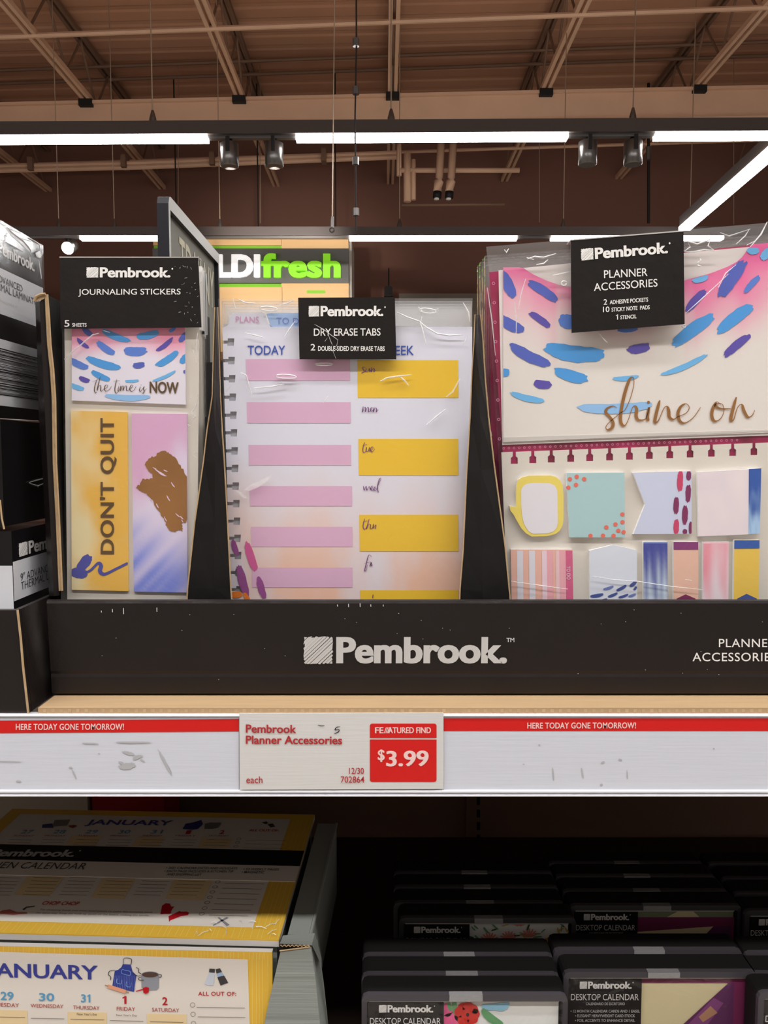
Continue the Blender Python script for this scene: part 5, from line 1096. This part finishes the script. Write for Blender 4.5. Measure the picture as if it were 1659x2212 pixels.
b.poly(PC, c5([(1280, 432), (1310, 422), (1336, 432), (1332, 470), (1308, 486), (1284, 474)]), MIT, o_ + .0003); b.script(PC, [[(1218, 462), (1282, 445)]], MIT, o_ + .0003, 4.1475, 0, 2030, 2.2, 2.4, tip=1)
b.build('printed_cup', r); b = MB()
b.poly(PC, c6([(365, 365), (412, 368), (410, 400), (362, 395)]), DKG, o_); b.poly(PC, c6([(418, 370), (455, 362), (472, 392), (425, 405)]), DKG, o_)
b.poly(PC, c6([(362, 398), (412, 405), (398, 505), (360, 510), (322, 495)]), mat(190, 196, 206, .45), o_); b.poly(PC, c6([(425, 408), (472, 396), (490, 425), (435, 437)]), mat(150, 172, 200, .45), o_); b.poly(PC, c6([(432, 438), (490, 424), (525, 485), (460, 510)]), DKG, o_)
b.build('printed_shakers', r)

# ================================================================== DESKTOP CALENDARS
RIM = mat(66, 62, 66, .25, .6, k=1.1, name='dark_frosted_rim'); LABK = mat(30, 27, 27, .4, .4, k=1, name='black_label')
BW, BH, BT = .1365, .100, .0205
GRN = mat(104, 164, 110, .5, k=1.1); GRN2 = mat(60, 100, 66, .5, k=1.1); CORL = mat(226, 132, 116, .5, k=1.1); OCH = mat(214, 170, 80, .5, k=1.1); WHT = mat(228, 224, 216, .45)
PLM = mat(132, 50, 92, .45, k=1.15); PLM2 = mat(104, 52, 96, .45, k=1.15); CRMC = mat(216, 202, 160, .45); SAGE = mat(128, 136, 108, .5); REDF = mat(214, 52, 44, .5, k=1.1); AQU = mat(140, 190, 212, .5); HPK = mat(226, 92, 140, .5)
class LOC:                                             # plane in millimetres on a box front, origin at its top left
    n = Vector((0, -1, 0))
    def __init__(s, x0, y, zt): s.x0 = x0; s.y = y; s.zt = zt
    def at(s, u, v, off=0): return Vector((s.x0 + u / 1000, s.y - off, s.zt - v / 1000))
def cal_box(xc, Y, kind, label, dz=0, detail=True, tone=0):
    zt_ = ZL + BH + dz; x0 = xc - BW / 2
    r = thing('desktop_calendar', label, 'calendar', (xc, Y, ZL), group='desktop calendar boxes')
    b = MB()
    outl = [(x0 + .003, ZL + .0005), (x0 + BW - .003, ZL + .0005), (x0 + BW, ZL + .003), (x0 + BW, zt_ - .004), (x0 + BW - .0012, zt_ - .0012), (x0 + BW - .004, zt_), (x0 + .004, zt_), (x0 + .0012, zt_ - .0012), (x0, zt_ - .004), (x0, ZL + .003)]
    b.prism([(x, Y + .0045, z) for x, z in outl], (0, BT - .0045, 0), BLACKM, back=True); b.build('tray_body', r)
    b = MB(); n = len(outl); inl = [(x0 + .0035, ZL + .004), (x0 + BW - .0035, ZL + .004), (x0 + BW - .0035, ZL + .004), (x0 + BW - .0035, zt_ - .005), (x0 + BW - .004, zt_ - .0042), (x0 + BW - .005, zt_ - .0038), (x0 + .005, zt_ - .0038), (x0 + .004, zt_ - .0042), (x0 + .0035, zt_ - .005), (x0 + .0035, ZL + .004)]
    Vv = [Vector((x, Y + .0008, z)) for x, z in outl] + [Vector((x, Y, z)) for x, z in inl] + [Vector((x, Y + .0044, z)) for x, z in outl] + [Vector((x, Y + .0044, z)) for x, z in inl]
    Fs = []
    for i in range(n):
        j = (i + 1) % n; Fs += [[i, j, n + j, n + i], [i, 2 * n + i, 2 * n + j, j], [n + i, n + j, 3 * n + j, 3 * n + i]]
    b.mesh(Vv, Fs, RIM); b.build('rim', r)
    P = LOC(x0, Y, zt_)
    art = MB(); fo = -.0030
    a0 = 54.5
    art.poly(P, [(4, 6), (131, 6), (131, 95), (4, 95)], {'fan': WHT, 'red': WHT, 'geo': CRMC, 'geo2': SAGE, 'plain': SAGE, 'pink': WHT}[kind], -.0035)
    art.slab(P, [(5, 5), (131, 5), (131, 5.8), (5, 5.8)], mat(190, 186, 176, .5), -.002, .002)
    if detail:
        if kind == 'fan':
            cl = (a0, 6.5, 131.5, 60); rr = random.Random(int(xc * 900 + Y * 700))
            for k in range(48): art.brush(P, rr.uniform(55, 130), rr.uniform(6, 34), rr.uniform(4, 8), rr.uniform(.8, 1.7), rr.uniform(0, 180), rr.choice([GRN, GRN2, GRN, OCH]), fo + .0000, clip=cl, n=10, bend=.1, rag=.02)
            for k, cx in enumerate((70, 85, 101, 116, 62, 93)):
                cy = (20, 19, 17, 24, 33, 8)[k]
                for j in range(7):
                    t = R(-152 + j * 20.7); art.brush(P, cx + 4.2 * math.cos(t), cy + 4.2 * math.sin(t), 7, 1.15, math.degrees(t), CORL, fo + .0003, n=10, bend=0, rag=.02, clip=cl)
            for k in range(9): art.brush(P, 107 + k * 2.9, 20 + (k % 3) * 3, 7, 3.2, 60 + k * 9, OCH, fo + .0004, n=12, bend=.1, rag=.02, clip=cl)
        if kind in ('red', 'pink'):
            cl = (a0, 6.5, 131.5, 60)
            if kind == 'red':
                for k in range(9): t = R(k * 40); art.disc(P, 70 + 4.8 * math.cos(t), 15 + 4.8 * math.sin(t), 3.9, 3.9, REDF, fo + .0001 * (k % 2), 12)
                art.disc(P, 70, 15, 4, 4, REDF, fo + .0003, 12); art.disc(P, 70.5, 15, 1.1, 1.3, BLACKM, fo + .0005, 10)
                for x, y, L, w, a, m in ((62.5, 10, 12, 3.6, 85, GRN), (58.7, 9, 8, 2.6, 80, GRN), (89, 8.5, 19, 4.6, -6, AQU), (87, 17, 18, 5.5, 38, GRN), (94, 11, 8, 2, -20, AQU)): art.brush(P, x, y, L, w, a, m, fo, n=16, bend=.15, rag=.02, clip=cl)
            art.disc(P, 57, 12, 3.5, 5, HPK, fo, 12); art.disc(P, 60, 22, 8, 8, HPK, fo, 16); art.disc(P, 56, 26, 6, 8, HPK, fo + .0001, 16)
        if kind == 'geo':
            art.poly(P, [(a0, 5.5), (131, 5.5), (131, 9.5), (a0, 9.5)], PLM, fo)
            art.poly(P, [(a0, 69.4), (115, 9.5), (120, 9.5), (120, 95), (a0, 95)], PLM2, fo + .0002); art.poly(P, [(119, 9.5), (131.5, 7.5), (131.5, 95), (119, 95)], PLM, fo + .0003)
            art.poly(P, [(84, 44), (105, 20), (112, 24), (100, 42)], mat(140, 76, 130, .45, k=1.15), fo + .0004); art.poly(P, [(95, 34), (103, 26), (108, 31), (98, 38)], mat(190, 140, 110, .45, k=1.1), fo + .0005)
        if kind == 'geo2':
            art.poly(P, [(78, 11), (88, 5.5), (98, 5.5), (104, 11)], CRMC, fo); art.poly(P, [(a0, 11), (131.5, 11), (131.5, 95), (a0, 95)], PLM, fo + .0002)
            art.poly(P, [(a0, 23), (115, 18.5), (96, 40), (a0, 44)], CRMC, fo + .0004); art.poly(P, [(115, 18.5), (129, 18), (129, 60), (80, 60), (96, 40)], PLM2, fo + .0004)
        if kind == 'pink': art.poly(P, [(a0, 5.5), (131, 5.5), (131, 9), (a0, 9)], HPK, fo + .0001)
    ac = art.build('art_card', r)
    b = MB(); b.slab(P, [(4.2, 6), (a0, 6), (a0, 95), (4.2, 95)], LABK, -.0016, .0012); lb = b.build('label_card', r)
    if detail:
        b = MB(); b.logo(P, P.at(11.5, 12.6), P.at(47.5, 12.6), .0052, INKW, -.0013)
        b.text(P, 'DESKTOP CALENDAR', (5.5, 21), (52.5, 21), (5.5, 16.4), INKW, -.0013, 0, sp=1.0)
        b.text(P, 'CALENDARIO DE ESCRITORIO', (16, 24.6), (43, 24.6), (16, 22.6), INKS, -.0013, .01)
        for s, v in (('\u2022 12 MONTH CALENDAR CARDS AND 1 EASEL', 30), ('\u2022 ELEGANT HEAVYWEIGHT CARD STOCK', 33.4), ('\u2022 FOIL ACCENTS TO ENHANCE DETAIL', 36.8)):
            w_ = len(s) * .65; b.text(P, s, (29.5 - w_, v), (29.5 + w_, v), (29.5 - w_, v - 2.1), INKS, -.0013, .015)
        b.build('lettering', lb)
    b = MB(); b.poly(P, [(3.5, 3.9), (BW * 1000 - 3.5, 3.9), (BW * 1000 - 3.5, 96), (3.5, 96)], LID, -.0004); b.build('clear_lid', r)
    b = MB(); b.slab(P, [(58, -.1), (80, -.1), (80, 3.6), (58, 3.6)], TAPE, .0005, .0002); b.face([P.at(58, -.3, .0005), P.at(80, -.3, .0005), P.at(80, -.3, -.004), P.at(58, -.3, -.004)], TAPE); b.build('clear_tape', r)
    return r
def yz(px, py, h=.36):                                  # depth at which a box top shows on this pixel row
    d = ray(px, py); return d.y * (-h / d.z)
def bx(pxl, py):
    p = HZ(1.45 - .36).at(pxl, py); return p.x + BW / 2, p.y
def row(pl, py, kind, label, **k):
    x, y = bx(pl, py); return cal_box(x, y, kind, label, **k)
row(781, 2151, 'red', 'frontmost desktop calendar of the left column, red and pink flowers on white')
row(781, 2106, 'fan', 'desktop calendar directly behind the red flower one, just its top rim showing')
row(783, 2064, 'fan', 'third desktop calendar of the left column, sliver of brand word and floral art')
row(862, 1984, 'fan', 'desktop calendar with fan flowers and leaves, seen clear in the left column')
row(850, 1951, 'plain', 'dark desktop calendar box directly behind the clear fan flower one', detail=False)
row(850, 1917, 'plain', 'dark desktop calendar box, last but one of the left column', detail=False)
row(850, 1886, 'plain', 'dark desktop calendar box at the very back of the left column', detail=False)
row(1218, 2101, 'geo', 'front desktop calendar of the middle column, cream and plum triangles')
row(1196, 2053, 'geo2', 'desktop calendar between the two plum ones, only its grey top edge showing')
row(1231, 1957, 'geo2', 'desktop calendar with plum and sage shapes, farther back in the middle column')
row(1215, 1925, 'plain', 'dark desktop calendar box directly behind the plum and sage one', detail=False)
row(1200, 1893, 'plain', 'dark desktop calendar box with a bright top line, middle column', detail=False)
row(1184, 1865, 'plain', 'dark desktop calendar box at the very back of the middle column', detail=False)
row(1640, 2146, 'pink', 'desktop calendar with pink edge cut off by the lower right corner')
row(1620, 2104, 'fan', 'desktop calendar behind the pink edged one at the right edge', detail=False)
row(1610, 2060, 'fan', 'desktop calendar cut off at the right edge, amber line on its top', detail=False)
row(1610, 1968, 'geo2', 'desktop calendar with brand label cut off at the right edge')
row(1585, 1930, 'plain', 'dark box behind the cut off labelled one at the right edge', detail=False)
row(1560, 1898, 'plain', 'second dark box behind the cut off labelled one at the right edge', detail=False)
row(1530, 1866, 'plain', 'dark box with a golden glint at the back of the right column', detail=False)

# depth of every material slot is set; smooth round things
for o in S.objects:
    if o.type == 'MESH' and o.name.split('.')[0] in ('can', 'pipe', 'stem', 'cross_pipe', 'valve'):
        for p in o.data.polygons: p.use_smooth = len(p.vertices) == 4
